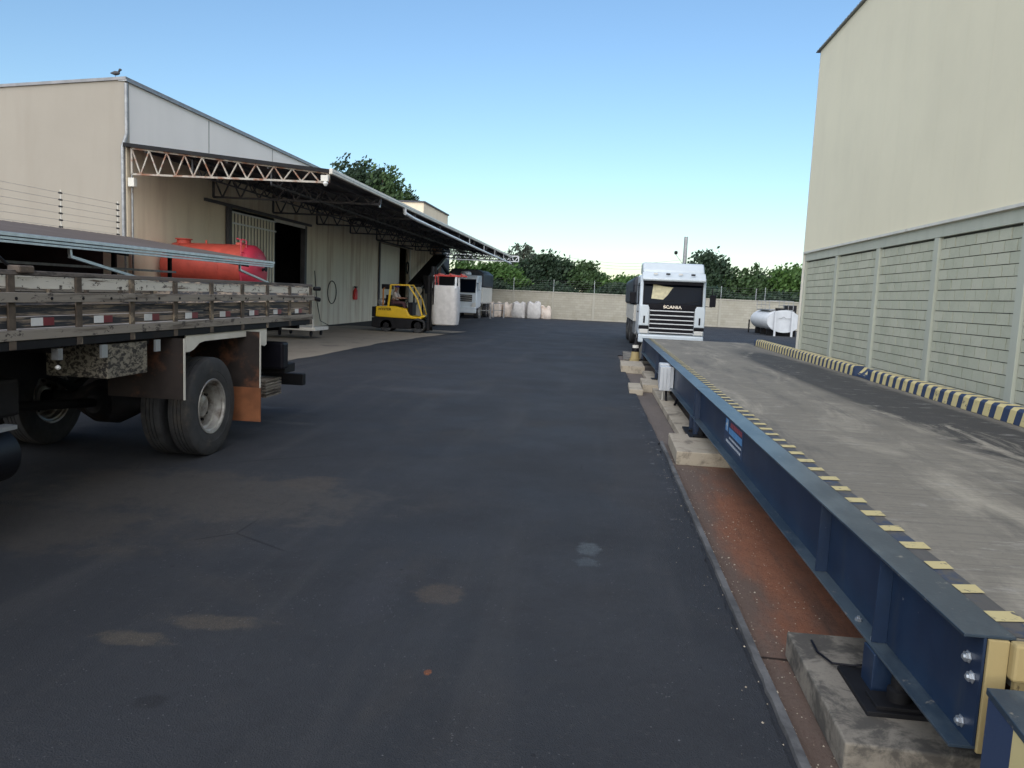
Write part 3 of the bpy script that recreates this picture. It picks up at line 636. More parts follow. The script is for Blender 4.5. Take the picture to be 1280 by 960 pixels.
CB = MB(); CB.tube([(WX + .05, 35.2, 2.6), (WX + .06, 35.5, 1.2), (WX + .1, 35.9, .25), (WX + .4, 36.3, .03), (WX + .8, 37.5, .02), (WX + .5, 39, .02)], .018, 6)
tag(CB.build('cable', MAT['chassis'], None, smooth=True), 'dark cable running down the warehouse wall and along its foot behind the flatbed truck', 'cable')
BD = thing('bird', (WX - .25, WY, 7.40), 'small dark bird perched on the warehouse roof corner', 'bird')
MB().lathe([(-.16, .012), (-.1, .035), (-.02, .062), (.06, .05), (.1, .03)], (WX - .25, WY, 7.47), 'X', 12).lathe([(-.035, .01), (-.02, .032), (.01, .036), (.035, .02), (.06, .004)], (WX - .13, WY, 7.56), 'X', 12).tube([(WX - .17, WY, 7.5), (WX - .14, WY, 7.55)], .028, 8).tube([(WX - .25, WY - .02, 7.43), (WX - .25, WY - .02, 7.36)], .006, 5).build('body', MAT['bird'], BD, smooth=True)

# conveyor by the far doors
CV = thing('conveyor', (-12.2, 53, 0), 'dark inclined conveyor rising under the canopy behind the forklift', 'conveyor')
MB().bar((-12.0, 49.7, 2.2), (-12.0, 57.5, 4.5), .9, .18).build('belt_frame', MAT['chassis'], CV)
MB().bar((-11.5, 49.6, 2.05), (-11.5, 57.5, 4.35), .05, .08).build('side_rail', MAT['galv'], CV)
for yy, zz in ((51, 2.4), (55.5, 3.75)):
    MB().bar((-12.3, yy, 0), (-12.3, yy, zz), .09).bar((-11.7, yy, 0), (-11.7, yy, zz), .09).bar((-12.3, yy, .6), (-11.7, yy, zz * .8), .05).build('leg', MAT['chassis'], CV)
MB().bar((-12.0, 56.5, 4.4), (-12.0, 63, 2.8), .12, .25).build('chute', MAT['chassis'], CV)
HK = MB(); HK.tube([(-12.6, 50.2, 4.6), (-12.6, 50.2, 3.7)], .02, 6).tube([(-12.6, 50.2 + .28 * math.cos(t * math.pi / 8), 3.35 + .38 * math.sin(t * math.pi / 8)) for t in range(17)], .045, 8)
tag(HK.build('hanging_hook', MAT['chassis'], None, smooth=True), 'dark ring hook hanging beside the inclined conveyor', 'hook')
SM = thing('feed_machine', (-11, 51, 0), 'dark tall steel feeding machine standing at the warehouse wall behind the forklift mast', 'machine')
MB().prism([(-11.35, 1.7), (-9.7, 1.7), (-9.35, 2.9), (-11.55, 2.9)], 50, 51.6, 'Y').build('hopper', MAT['chassis'], SM, bevel=.02)
MB().box(-11.2, -9.8, 50.1, 51.5, .5, 1.69).build('body', MAT['chassis'], SM, bevel=.02)
for x in (-11.2, -9.8):
    for yy in (50.15, 51.45): MB().bar((x, yy, 0), (x, yy, .55), .08).build('leg', MAT['chassis'], SM)

# ------------------------------------------------------------------ left side wall, electric fence, shed
SW = MB(); SW.box(WX - .16, WX, -8, WY - .12, -.05, 2.85)
tag(SW.build('side_wall', MAT['tanwall']), 'tan boundary wall running under the electric fence on the left', 'wall')
EF = thing('electric_fence', (WX, 16, 2.85), 'six strand electric fence in front of the tan warehouse front wall', 'electric fence')
for yy in (WY - .3, 18.15, 15.5, 12.9):
    MB().tube([(WX - .06, yy, 2.85), (WX - .06, yy, 3.98)], .012, 6).build('post', MAT['offwhite'], EF)
    for k in range(6): MB().tube([(WX - .06, yy - .06, 3.08 + k * .165), (WX - .06, yy + .05, 3.08 + k * .165)], .022, 8).build('insulator', MAT['black'], EF)
for k in range(6): MB().tube([(WX - .03, 6, 3.08 + k * .165), (WX - .03, WY - .3, 3.08 + k * .165)], .0035, 4).build('wire', MAT['galvdull'], EF)
SH = thing('shed', (-11, 14, 0), 'low open shed with brown sloping roof and shiny metal fascia behind the flatbed truck', 'shed')
SX = -9.03
b = MB(); b.prism([(WX + .02, 3.03), (SX - .02, 2.50), (SX - .02, 2.46), (WX + .02, 2.99)], -4, WY - .02, 'Y').build('roof', MAT['brownroof'], SH)
rb = MB(); yy = -4
while yy < WY - .1:
    rb.add([(WX + .02, yy, 3.031), (WX + .02, yy + .04, 3.05), (WX + .02, yy + .08, 3.031), (SX - .02, yy, 2.501), (SX - .02, yy + .04, 2.52), (SX - .02, yy + .08, 2.501)], [(0, 1, 4, 3), (1, 2, 5, 4)]); yy += .3
rb.build('roof_rib', MAT['brownroof'], SH)
b = MB(); b.box(SX - .018, SX + .03, -4, WY + .02, 2.35, 2.39).box(SX - .018, SX + .045, -4, WY + .02, 2.40, 2.445).box(SX - .018, SX + .07, -4, WY + .02, 2.455, 2.515).build('fascia', MAT['galv'], SH, bevel=.004)
b = MB(); b.box(WX + .02, WX + .06, -4, 19.6, 0, 2.95).build('back_shade_sheet', MAT['chassis'], SH)  # dark sheet before the side wall; interior shade put into its colour
for yy in (2, 8.1, 14.2, 19.4):
    MB().bar((WX + .5, yy, 0), (WX + .5, yy, 2.9), .1).build('post', MAT['chassis'], SH)
    MB().bar((WX + .2, yy, 2.86), (SX - .05, yy, 2.36), .06, .1).build('rafter', MAT['chassis'], SH)
for yy in (12.6, 19.0):
    MB().bar((SX - .1, yy, 2.36), (SX - .1, yy + .02, 2.22), .05, .05).bar((SX - .1, yy, 2.22), (SX - .3, yy + 2.6, 1.86), .06, .05).build('brace', MAT['galv'], SH)
for z in (1.2, 1.65, 2.1):
    MB().bar((-11.2, 2, z), (-11.2, 19.6, z), .04, .05).build('rail', MAT['galvdull'], SH)
for yy in (4, 12, 19.5): MB().bar((-11.3, yy, 0), (-11.3, yy, 2.6), .08).build('post', MAT['chassis'], SH)
b = MB(); b.box(-12.9, -11.5, 3, 18.6, .02, 1.95).build('shade_filler', MAT['chassis'], SH, bevel=.02)  # added dark box, fills out the shade inside the shed

# red tank
RT = thing('red_tank', (-11.2, 22.7, 0), 'red cylindrical tank with ladder beside the warehouse, behind the shed roof', 'tank')
prof = [(-1.72, .05), (-1.68, .45), (-1.55, .66), (-1.35, .74), (1.25, .74)]
b = MB(); b.lathe(prof, (-11.2, 22.7, 2.3), 'X', 40).build('shell', MAT['red'], RT, smooth=True)
b = MB(); b.lathe([(1.252, .742), (1.40, .73), (1.56, .62), (1.64, .40), (1.68, .05)], (-11.2, 22.7, 2.3), 'X', 40).build('end_cap', MAT['redend'], RT, smooth=True)
for x in (-12.3, -10.7): MB().lathe([(-.02, .748), (.02, .748)], (x, 22.7, 2.3), 'X', 40).build('weld_band', MAT['red'], RT)
b = MB(); b.lathe([(3.0, .22), (3.12, .22), (3.13, .27), (3.16, .27)], (-12.3, 22.7, 0), 'Z', 24).build('hatch', MAT['red'], RT)
b = MB(); b.tube([(-11.5, 22.7, 3.0), (-11.5, 22.7, 3.14)], .03, 8).build('vent', MAT['red'], RT); b = MB(); b.box(-10.4, -10.2, 22.6, 22.8, 3.02, 3.1).build('vent', MAT['red'], RT)
LD = MB()
for yy in (22.0, 22.35): LD.tube([(-9.9, yy, 1.2), (-9.9, yy, 3.15), (-10.05, yy, 3.18)], .025, 8)
for k in range(8): LD.tube([(-9.9, 22.0, 1.35 + k * .24), (-9.9, 22.35, 1.35 + k * .24)], .015, 6)
LD.build('ladder', MAT['redend'], RT, smooth=True)
for x in (-12.4, -11.2, -10.1):
    MB().box(x - .06, x + .06, 22.1, 23.3, 0, 1.75).build('saddle', MAT['chassis'], RT)
MB().tube([(-9.55, 22.7, 2.3), (-9.4, 22.7, 2.35)], .04, 8).lathe([(0, .09), (.02, .09)], (-9.4, 22.7, 2.35), 'X', 12).build('valve', MAT['chassis'], RT)
RT.location.x -= .5; RT.scale = (.9, 1, 1)
# low trolley
TR = thing('trolley', (-12, 30, 0), 'low white framed trolley on the concrete apron seen under the truck bed', 'trolley')
b = MB(); b.box(-13.0, -10.7, 29.3, 30.7, .22, .34).build('platform', MAT['offwhite'], TR, bevel=.02)
for x in (-12.6, -11.0):
    for yy in (29.5, 30.5): MB().lathe([(-.03, .1), (.03, .1)], (x, yy, .11), 'X', 14).build('wheel', MAT['black'], TR)
MB().bar((-10.85, 29.4, .34), (-10.85, 29.4, .62), .05).bar((-12.8, 29.4, .34), (-12.8, 29.4, .62), .05).bar((-12.8, 29.4, .62), (-10.85, 29.4, .62), .05).build('frame', MAT['offwhite'], TR)

TR.location = (-10.8, 27, .1); TR.scale = (.72, 1, 1)

# ------------------------------------------------------------------ wheels
def wheel(parent, cx, y, z, R_, W, s, dish=True, rimmat=None, lugs=10, n=48):
    """s=+1: outer face looks to +X. Returns the wheel part."""
    r0 = R_ * .56
    prof = [(-W * .5, r0), (-W * .5, R_ * .80), (-W * .47, R_ * .95), (-W * .42, R_ * .99), (-W * .3, R_), (-W * .19, R_), (-W * .185, R_ * .978), (-W * .155, R_ * .978), (-W * .15, R_), (-W * .02, R_), (-W * .015, R_ * .978), (W * .015, R_ * .978), (W * .02, R_), (W * .15, R_), (W * .155, R_ * .978), (W * .185, R_ * .978), (W * .19, R_), (W * .3, R_), (W * .42, R_ * .99), (W * .47, R_ * .95), (W * .49, R_ * .86), (W * .5, R_ * .80), (W * .505, R_ * .72), (W * .49, R_ * .715), (W * .485, R_ * .64), (W * .44, r0)]
    prof = [(cx + s * t, r) for t, r in prof]
    b = MB(); k = len(prof)
    base = 0
    for (t, r) in prof:
        for j in range(n):
            a = 2 * math.pi * j / n; b.v.append((t, y + math.cos(a) * r, z + math.sin(a) * r))
    for i in range(k):
        i2 = (i + 1) % k
        for j in range(n): b.f.append((i * n + j, i * n + (j + 1) % n, i2 * n + (j + 1) % n, i2 * n + j))
    # tread ribs
    for j in range(3):
        t = (-.18 + j * .18) * W
        for q in range(n):
            pass
    w_ = b.build('wheel', MAT['rubber'], parent, smooth=True)
    rimmat = rimmat or MAT['rim']
    dd = (-.30 if dish else .25) * W
    rp = [(W * .45, r0 + .002), (W * .48, r0 - .004), (W * .46, r0 - .022), (W * .36, r0 - .028), (W * .33, r0 - .045), (W * .1, r0 - .055), (W * .05, r0 - .075), (dd, r0 - .085), (dd, r0 * .62), (dd + .02, r0 * .50), (dd + .02, r0 * .40), (dd + .07, r0 * .38), (dd + .09, r0 * .25), (dd + .09, .01)]
    b = MB(); b.lathe([(s * t, r) for t, r in rp], (cx, y, z), 'X', n, cap0=False); rm = b.build('rim', rimmat, w_, smooth=True)
    if lugs:
        lg = MB()
        for j in range(lugs):
            a = 2 * math.pi * j / lugs; lg.lathe([(s * dd, .018), (s * (dd + .045), .018), (s * (dd + .05), .008)], (cx, y + math.cos(a) * r0 * .56, z + math.sin(a) * r0 * .56), 'X', 6)
        lg.build('lug_nuts', MAT['chassis'], rm)
    return w_

# ------------------------------------------------------------------ flatbed truck (left)
TK = thing('flatbed_truck', (-5.35, 7, 0), 'old flatbed truck with peeling slatted wooden sides parked on the left', 'truck')
ZO = 0
XS = -4.12
side_defs = [('top_rail', 1.885, 1.92, -4.13, -4.19, 'bedcap'), ('upper_plank', 1.787, 1.872, -4.145, -4.175, 'bedwhite'), ('middle_rail', 1.69, 1.762, -4.095, -4.125, 'bedgrey'),
             ('lower_plank', 1.59, 1.672, -4.145, -4.175, 'beddark'), ('lower_plank', 1.50, 1.582, -4.145, -4.175, 'beddark'), ('bottom_rail', 1.415, 1.49, -4.12, -4.18, 'bedgrey'), ('sill', 1.345, 1.412, -4.13, -4.2, 'chassis')]
for sgn in (1, -1):
    mx = lambda x: x if sgn == 1 else -10.7 - x
    for nm, z0, z1, xa, xb, mt in side_defs:
        lo, hi = sorted((mx(xa), mx(xb)))
        MB().box(lo, hi, 2.9, 10.9, z0, z1).build(nm, MAT[mt], TK, bevel=.004)
    yy = 5.08 - .72 * 3
    for k in range(12):
        y = [2.92, 3.64, 4.36, 5.08, 5.80, 6.515, 7.23, 7.95, 8.68, 9.37, 10.08, 10.84][k]
        lo, hi = sorted((mx(-4.126), mx(-4.144)))
        MB().box(lo, hi, y - .035, y + .035, 1.35, 1.884).build('post', MAT['bedpost'], TK, bevel=.004)
        if sgn == 1 and k < 11:
            y2 = y + .72
            MB().box(-4.144, -4.138, y + .20, y + .32, 1.515, 1.575).build('white_reflector', MAT['reflw'], TK); MB().box(-4.144, -4.138, y + .322, y + .44, 1.515, 1.575).build('red_reflector', MAT['reflr'], TK)
for y in [2.92 + i * .36 for i in range(22)]:
    MB().lathe([(0, .012), (.006, .012), (.01, .006)], (-4.095, y, 1.72), 'X', 8).build('bolt', MAT['chassis'], TK)
MB().box(-6.5, -4.2, 2.9, 10.88, 1.415, 1.45).build('bed_floor', MAT['bedgrey'], TK)
MB().box(-6.5, -4.2, 10.86, 10.9, 1.50, 1.9).build('tailgate', MAT['beddark'], TK)
MB().box(-6.5, -4.2, 2.86, 2.89, 1.42, 2.3).build('headboard', MAT['bedwhite'], TK)
for k in range(13): MB().box(-6.48, -4.21, 3.1 + k * .62, 3.18 + k * .62, 1.29, 1.343).build('cross_member', MAT['chassis'], TK)
MB().box(-4.97, -4.87, .3, 10.6, .98, 1.26).box(-5.83, -5.73, .3, 10.6, .98, 1.26).build('frame_rail', MAT['chassis'], TK)
MB().box(-4.97, -4.87, 3.0, 10.6, 1.262, 1.343).box(-5.83, -5.73, 3, 10.6, 1.262, 1.343).build('subframe', MAT['bedgrey'], TK)
for yy in (3, 5, 7, 9, 10.5): MB().box(-5.73, -4.97, yy, yy + .1, 1.03, 1.22).build('cross_tube', MAT['chassis'], TK)
AY = 8.0
for cx, s in ((-4.26, 1), (-4.56, -1), (-6.44, -1), (-6.14, 1)): wheel(TK, cx, AY, .54, .54, .235, s, True)
MB().lathe([(-1.05, .08), (-.4, .09), (-.28, .16), (-.12, .24), (.12, .24), (.28, .16), (.4, .09), (1.05, .08)], (-5.35, AY, .53), 'X', 24).lathe([(-.3, .1), (-.2, .18), (0, .2)], (-5.35, AY, .53), 'Y', 20).build('axle', MAT['chassis'], TK, smooth=True)
for x in (-4.92, -5.78):
    b = MB()
    for k in range(6): b.tube([(x, AY - .75 + k * .08, .92 + 0 * k - k * .02), (x, AY, .70 - k * .02), (x, AY + .75 - k * .08, .92 - k * .02)], .02, 6)
    b.build('leaf_spring', MAT['chassis'], TK)
MB().tube([(-5.35, AY - .3, .55), (-5.35, 4.2, .9)], .05, 10).build('drive_shaft', MAT['chassis'], TK, smooth=True)
# fender skirt, flaps
sk = [(7.45, 1.343), (9.38, 1.343), (9.38, 1.14), (9.32, 1.12), (9.22, 1.14), (9.13, 1.24), (9.02, 1.265), (7.83, 1.265), (7.72, 1.25), (7.6, 1.19), (7.52, 1.17), (7.45, 1.17)]
MB().prism(sk, -4.165, -4.145, 'X').build('fender_skirt', MAT['offwhite'], TK, bevel=.004)
MB().box(-4.83, -4.02, 7.19, 7.2, .72, 1.33).build('mud_flap', MAT['flapbrown'], TK); MB().box(-4.027, -4.017, 7.18, 7.205, .72, 1.33).build('flap_edge', MAT['offwhite'], TK)
MB().box(-4.85, -3.97, 8.80, 8.81, .62, 1.33).build('mud_flap', MAT['flapbrown'], TK); MB().box(-4.83, -3.955, 8.785, 8.797, .25, .66).build('mud_flap', MAT['flaporange'], TK, label='rust orange lower mud flap')
MB().box(-3.975, -3.965, 8.795, 8.815, .66, 1.33).build('flap_edge', MAT['offwhite'], TK)
MB().box(-6.68, -5.87, 7.19, 7.2, .72, 1.33).box(-6.68, -5.87, 8.80, 8.81, .3, 1.33).build('mud_flap', MAT['flapbrown'], TK)
b = MB(); b.box(-4.72, -4.15, 6.18, 6.77, 1.03, 1.325).build('toolbox', MAT['toolbox'], TK, bevel=.006)
MB().box(-4.14, -4.12, 6.06, 6.14, 1.22, 1.33).box(-4.14, -4.12, 6.86, 6.94, 1.22, 1.33).build('bracket', MAT['galv'], TK)
MB().box(-4.2, -4.14, 5.56, 5.61, 1.24, 1.33).build('bracket', MAT['galvdull'], TK)
MB().lathe([(-.02, .012), (.0, .02), (.015, .012)], (-4.16, 5.58, 1.18), 'X', 10).build('side_lamp', MAT['lamp'], TK)
MB().box(-5.15, -4.5, 3.2, 5.6, .78, 1.08).build('battery_box', MAT['chassis'], TK, bevel=.03)
b = MB(); b.lathe([(4.0, .02), (4.0, .17), (4.03, .2), (5.03, .2), (5.07, .17), (5.08, .02)], (-4.25, 0, .6), 'Y', 30).build('air_tank', MAT['black'], TK, smooth=True)
MB().box(-4.15, -4.05, 4.5, 5.0, .80, .83).build('step', MAT['galv'], TK)
MB().box(-4.45, -4.1, 9.78, 9.98, .78, 1.14).build('tail_lamp', MAT['black'], TK, bevel=.03)
MB().box(-4.5, -4.12, 9.9, 10.25, .72, .84).build('lamp_bracket', MAT['chassis'], TK, bevel=.01)
b = MB()
for k in range(6): b.box(-5.05, -4.25, 9.6, 10.1, .42 + k * .04, .448 + k * .04)
b.build('spare_springs', MAT['bedgrey'], TK)
MB().box(-6.45, -4.28, 10.95, 11.07, .43, .60).build('rear_bumper', MAT['chassis'], TK, bevel=.01)
MB().bar((-4.92, 10.5, 1.0), (-4.92, 11.0, .55), .08).bar((-5.78, 10.5, 1.0), (-5.78, 11.0, .55), .08).build('bumper_arm', MAT['chassis'], TK)
MB().tube([(-4.11, 10.9, 1.86), (-4.05, 10.98, 1.86)], .03, 8).tube([(-4.11, 10.9, 1.72), (-4.05, 10.98, 1.70)], .03, 8).build('latch', MAT['chassis'], TK)
MB().tube([(-4.2, 5.19, 1.92), (-4.25, 4.6, 2.35)], .012, 8).build('support_rod', MAT['chassis'], TK, smooth=True)
MB().box(-4.2, -4.1, 5.13, 5.28, 1.90, 1.955).build('rod_clamp', MAT['bedpost'], TK, bevel=.01)
# cab out of the frame
MB().prism([(.2, .55), (.1, 1.3), (.5, 2.45), (2.3, 2.5), (2.7, 2.35), (2.7, .6)], -6.45, -4.25, 'X').build('cab', MAT['offwhite'], TK, bevel=.06, seg=3)
MB().prism([(.75, 1.45), (.95, 2.25), (1.9, 2.25), (1.9, 1.45)], -4.262, -4.245, 'X').build('side_window', MAT['glass'], TK)
MB().prism([(.085, 1.35), (.43, 2.35), (.45, 2.35), (.105, 1.35)], -6.3, -4.4, 'X').build('windscreen', MAT['glass'], TK)
for cx, s in ((-4.4, 1), (-6.3, -1)): wheel(TK, cx, 1.3, .53, .53, .27, s, False)

# ------------------------------------------------------------------ heavy trucks
def cab(T, x, y, w, kind):
    """cab-over front at (x, y) looking to -Y, on thing T; returns top height"""
    h = w / 2
    if kind == 'a':
        prof = [(.0, .62), (-.02, 1.1), (.02, 1.72), (.22, 2.72), (.34, 2.86), (2.1, 2.88), (2.1, .8), (.9, .62)]
    else:
        prof = [(.0, .75), (-.03, 1.2), (.02, 1.95), (.25, 2.95), (.45, 3.2), (2.2, 3.25), (2.2, .9), (.9, .75)]
    P = lambda pr: [(y + a, b) for a, b in pr]
    MB().prism(P(prof), x - h, x + h, 'X').build('cab', MAT['cabwhite'], T, bevel=.09, seg=4, smooth=True)
    z0, z1 = (1.80, 2.60) if kind == 'a' else (1.95, 2.85)
    q = lambda z: (.0 + (z - z0 + .05) * .2 + (.0))
    ws = [(q(z0) - .03, z0), (q(z1) - .03, z1), (q(z1) + .03, z1), (q(z0) + .03, z0)]
    wsx = h - .17
    fr = MB().prism(P([(a - .004, b + (.05 if b > z0 else -.05)) for a, b in ws]), x - wsx - .05, x + wsx + .05, 'X').build('windscreen_frame', MAT['black'], T, bevel=.01)
    MB().prism(P([(a - .012, b) for a, b in ws]), x - wsx, x + wsx, 'X').build('windscreen', MAT['glass'], T, bevel=.01)
    return P, h
SC = thing('white_truck', (2.68, 29, 0), 'white cab-over truck with slatted grille parked behind the far end of the scale', 'truck')
X0 = 2.68
P, h = cab(SC, X0, 29.0, 2.4, 'a')
MB().prism(P([(.34, 2.84), (.28, 3.0), (.62, 3.32), (1.7, 3.34), (1.9, 2.9)]), X0 - 1.12, X0 + 1.12, 'X').build('roof_deflector', MAT['cabwhite'], SC, bevel=.07, seg=3, smooth=True)
MB().prism(P([(-.12, 2.62), (-.16, 2.70), (.15, 2.95), (.35, 2.95), (.2, 2.66)]), X0 - 1.14, X0 + 1.14, 'X').build('sun_visor', MAT['cabwhite'], SC, bevel=.03, smooth=True)
MB().prism(P([(-.06, 2.50), (-.07, 2.62), (.2, 2.66), (.2, 2.5)]), X0 - 1.05, X0 + 1.05, 'X').build('visor_band', MAT['black'], SC, bevel=.01)
for k in range(4): MB().box(X0 - .75 + k * .45, X0 - .6 + k * .45, 28.93, 28.97, 2.86, 2.92).build('roof_lamp', MAT['lamp'] if k % 2 == 0 else MAT['chassis'], SC, bevel=.01)
# blanket behind windscreen: modelled as cloth lying against the inside, seen through
bl = MB(); pts = [(-.78, 1.98), (-.35, 1.96), (-.2, 2.12), (.0, 2.42), (-.35, 2.44), (-.72, 2.52)]
fy_ = lambda z: 29 + (z - 1.75) * .2 - .052
bl.add([(X0 + a, fy_(z), z) for a, z in pts] + [(X0 + a, fy_(z) + .006, z) for a, z in pts], [tuple(range(6)), tuple(range(6, 12))[::-1]] + [(i, (i + 1) % 6, 6 + (i + 1) % 6, 6 + i) for i in range(6)])
bl.build('sunshade', MAT['cloth'], SC)
for dx in (-.5, .35): MB().bar((X0 + dx, 28.975, 1.82), (X0 + dx + .55, 28.985, 1.95), .018).build('wiper', MAT['chassis'], SC)
MB().box(X0 - .86, X0 + .86, 28.94, 28.98, 1.60, 1.80).build('name_panel', MAT['black'], SC, bevel=.02)
text('lettering', 'SCANIA', .15, MAT['chrome'], SC, (X0 - SC.location.x + 0, -.068, 1.69), (R(90), 0, 0), .006, 1.25, .004)
MB().box(X0 - .80, X0 + .80, 28.935, 28.98, .70, 1.598).build('grille', MAT['black'], SC)
for z in (1.545, 1.38, 1.22, 1.07, .90, .75):
    MB().box(X0 - .80, X0 + .80, 28.905, 28.935, z - .019, z + .019).build('grille_slat', MAT['whitepaint'], SC, bevel=.01)
for s in (-1, 1):
    MB().prism([(X0 + s * .82, .98), (X0 + s * 1.19, .98), (X0 + s * 1.19, 1.66), (X0 + s * 1.1, 1.74), (X0 + s * .88, 1.74), (X0 + s * .82, 1.66)], 28.93, 29.02, 'Y').build('corner_panel', MAT['cabwhite'], SC, bevel=.03)
    MB().box(X0 + s * 1.0 - .03, X0 + s * 1.0 + .03, 28.915, 28.935, 1.08, 1.34).build('air_slot', MAT['black'], SC)
    MB().box(min(X0 + s * .82, X0 + s * 1.18), max(X0 + s * .82, X0 + s * 1.18), 28.93, 29.0, .86, .978).build('lamp_surround', MAT['black'], SC)
    MB().box(min(X0 + s * .83, X0 + s * 1.15), max(X0 + s * .83, X0 + s * 1.15), 28.90, 28.96, .70, .855).build('headlight', MAT['lamp'], SC, bevel=.02)
    a = MB(); a.tube([(X0 + s * 1.18, 29.25, 2.45), (X0 + s * 1.42, 29.1, 2.45), (X0 + s * 1.42, 29.1, 1.75), (X0 + s * 1.18, 29.25, 1.78)], .018, 6).build('mirror_arm', MAT['black'], SC, smooth=True)
    MB().box(X0 + s * 1.45 - .11, X0 + s * 1.45 + .11, 29.06, 29.16, 1.76, 2.2).build('mirror', MAT['black'], SC, bevel=.03)
    MB().prism(P([(.32, 1.78), (.5, 2.55), (1.35, 2.55), (1.35, 1.78)]), X0 + s * 1.192, X0 + s * 1.208, 'X').build('side_window', MAT['glass'], SC, bevel=.004)
    MB().box(min(X0 + s * 1.20, X0 + s * 1.23), max(X0 + s * 1.20, X0 + s * 1.23), 29.35, 29.6, 1.45, 1.5).build('door_handle', MAT['black'], SC)
    wheel(SC, X0 + s * 1.02, 30.25, .52, .52, .3, s, False)
    for yy in (34.6, 37.4, 38.7): wheel(SC, X0 + s * 1.0, yy, .52, .52, .55, s, True, lugs=0)
    MB().box(min(X0 + s * 1.0, X0 + s * 1.2), max(X0 + s * 1.0, X0 + s * 1.2), 31.6, 33.6, .5, 1.05).build('fuel_tank', MAT['galvdull'], SC, bevel=.06)
MB().box(X0 - 1.18, X0 + 1.18, 28.86, 29.1, .36, .66).build('bumper', MAT['cabwhite'], SC, bevel=.05, seg=3)
MB().box(X0 + .75, X0 + 1.0, 28.85, 28.87, .42, .52).box(X0 - 1.0, X0 - .75, 28.85, 28.87, .42, .52).build('fog_lamp', MAT['black'], SC)
MB().box(X0 - .45, X0 + .45, 29.5, 39.5, .75, 1.0).build('chassis', MAT['chassis'], SC)
MB().box(X0 - 1.28, X0 + 1.28, 31.5, 39.8, 1.05, 1.7).build('side_panels', MAT['offwhite'], SC, bevel=.02)
MB().prism([(X0 - 1.36, 1.72), (X0 + 1.34, 1.72), (X0 + 1.34, 2.7), (X0 + 1.1, 2.9), (X0 - 1.15, 2.9), (X0 - 1.36, 2.75)], 31.45, 39.9, 'Y').build('tarpaulin', MAT['tarp'], SC, bevel=.12, seg=3, smooth=True)

T2 = thing('loaded_truck', (-10.2, 57, 0), 'white truck with tall tarpaulin covered load parked under the end of the canopy', 'truck')
X1 = -10.25
P, h = cab(T2, X1, 57.0, 2.5, 'b')
MB().box(X1 - .9, X1 + .9, 56.93, 56.99, 1.25, 1.75).build('grille', MAT['chassis'], T2, bevel=.02)
for z in (1.35, 1.5, 1.65): MB().box(X1 - .88, X1 + .88, 56.915, 56.93, z - .025, z + .025).build('grille_slat', MAT['galv'], T2)
MB().lathe([(3.24, .42), (3.4, .40), (3.5, .25), (3.52, .02)], (X1 + .2, 58, 0), 'Z', 20).build('roof_unit', MAT['cabwhite'], T2, smooth=True)
for s in (-1, 1):
    MB().prism([(X1 + s * .85, .85), (X1 + s * 1.2, .85), (X1 + s * 1.2, 1.2), (X1 + s * .95, 1.15)], 56.9, 56.96, 'Y').build('headlight', MAT['lamp'], T2, bevel=.01)
    MB().box(X1 + s * 1.42 - .1, X1 + s * 1.42 + .1, 57.0, 57.1, 2.1, 2.75).build('mirror', MAT['cabwhite'], T2, bevel=.03)
    MB().bar((X1 + s * 1.2, 57.2, 2.6), (X1 + s * 1.42, 57.05, 2.6), .03).build('mirror_arm', MAT['black'], T2)
    for yy in (58.4, 62.5, 63.8): wheel(T2, X1 + s * 1.05, yy, .52, .52, .35, s, False, n=24, lugs=0)
MB().box(X1 - 1.23, X1 + 1.23, 56.85, 57.1, .4, .85).build('bumper', MAT['cabwhite'], T2, bevel=.05)
MB().box(X1 - .45, X1 + .45, 57.5, 64.8, .75, 1.1).build('chassis', MAT['chassis'], T2)
MB().box(X1 - 1.27, X1 + 1.3, 59.4, 64.8, 1.15, 2.35).build('side_panels', MAT['offwhite'], T2, bevel=.02)
MB().prism([(X1 - 1.3, 2.36), (X1 + 1.36, 2.36), (X1 + 1.36, 3.4), (X1 + .9, 3.7), (X1 - 1.0, 3.72), (X1 - 1.3, 3.5)], 59.3, 64.9, 'Y').build('tarpaulin', MAT['tarp'], T2, bevel=.1, seg=3, smooth=True)

# ------------------------------------------------------------------ forklift
FK = thing('forklift', (-8.9, 34.5, 0), 'yellow forklift with dark base lifting a large white bag, in front of the warehouse', 'forklift')
fx, fyy = -8.9, 34.5
Y_a, Y_b = 34.0, 35.05
# counterweight & body (side profile in X,Z)
MB().prism([(-10.12, .2), (-10.12, .62), (-9.7, .66), (-8.0, .60), (-7.72, .5), (-7.72, .18), (-9.2, .15), (-9.9, .15)], Y_a, Y_b, 'Y').build('chassis', MAT['chassis'], FK, bevel=.03)
MB().prism([(-9.95, .66), (-9.95, 1.12), (-9.1, 1.16), (-8.55, 1.05), (-8.40, .78), (-8.05, .70), (-7.75, .82), (-7.68, .74), (-7.9, .62), (-9.5, .64)], Y_a + .03, Y_b - .03, 'Y').build('body', MAT['hyyellow'], FK, bevel=.04, seg=3)
MB().box(-10.12, -9.97, Y_a, Y_b, .64, 1.1).build('counterweight_grille', MAT['black'], FK, bevel=.03)
MB().box(-9.5, -8.75, Y_a + .2, Y_b - .2, 1.14, 1.22).box(-9.55, -9.42, Y_a + .2, Y_b - .2, 1.2, 1.65).build('seat', MAT['black'], FK, bevel=.04)
G = MB()
for yy in (Y_a + .06, Y_b - .06):
    G.bar((-9.38, yy, 1.1), (-9.28, yy, 2.08), .08, .08); G.bar((-9.30, yy, 2.10), (-8.45, yy, 2.12), .07, .06); G.bar((-8.47, yy, 2.12), (-8.05, yy, 1.5), .07, .06); G.bar((-8.05, yy, 1.5), (-7.82, yy, .8), .07, .06)
for k in range(6): G.bar((-9.25 + k * .15, Y_a + .06, 2.12), (-9.25 + k * .15, Y_b - .06, 2.12), .04, .03)
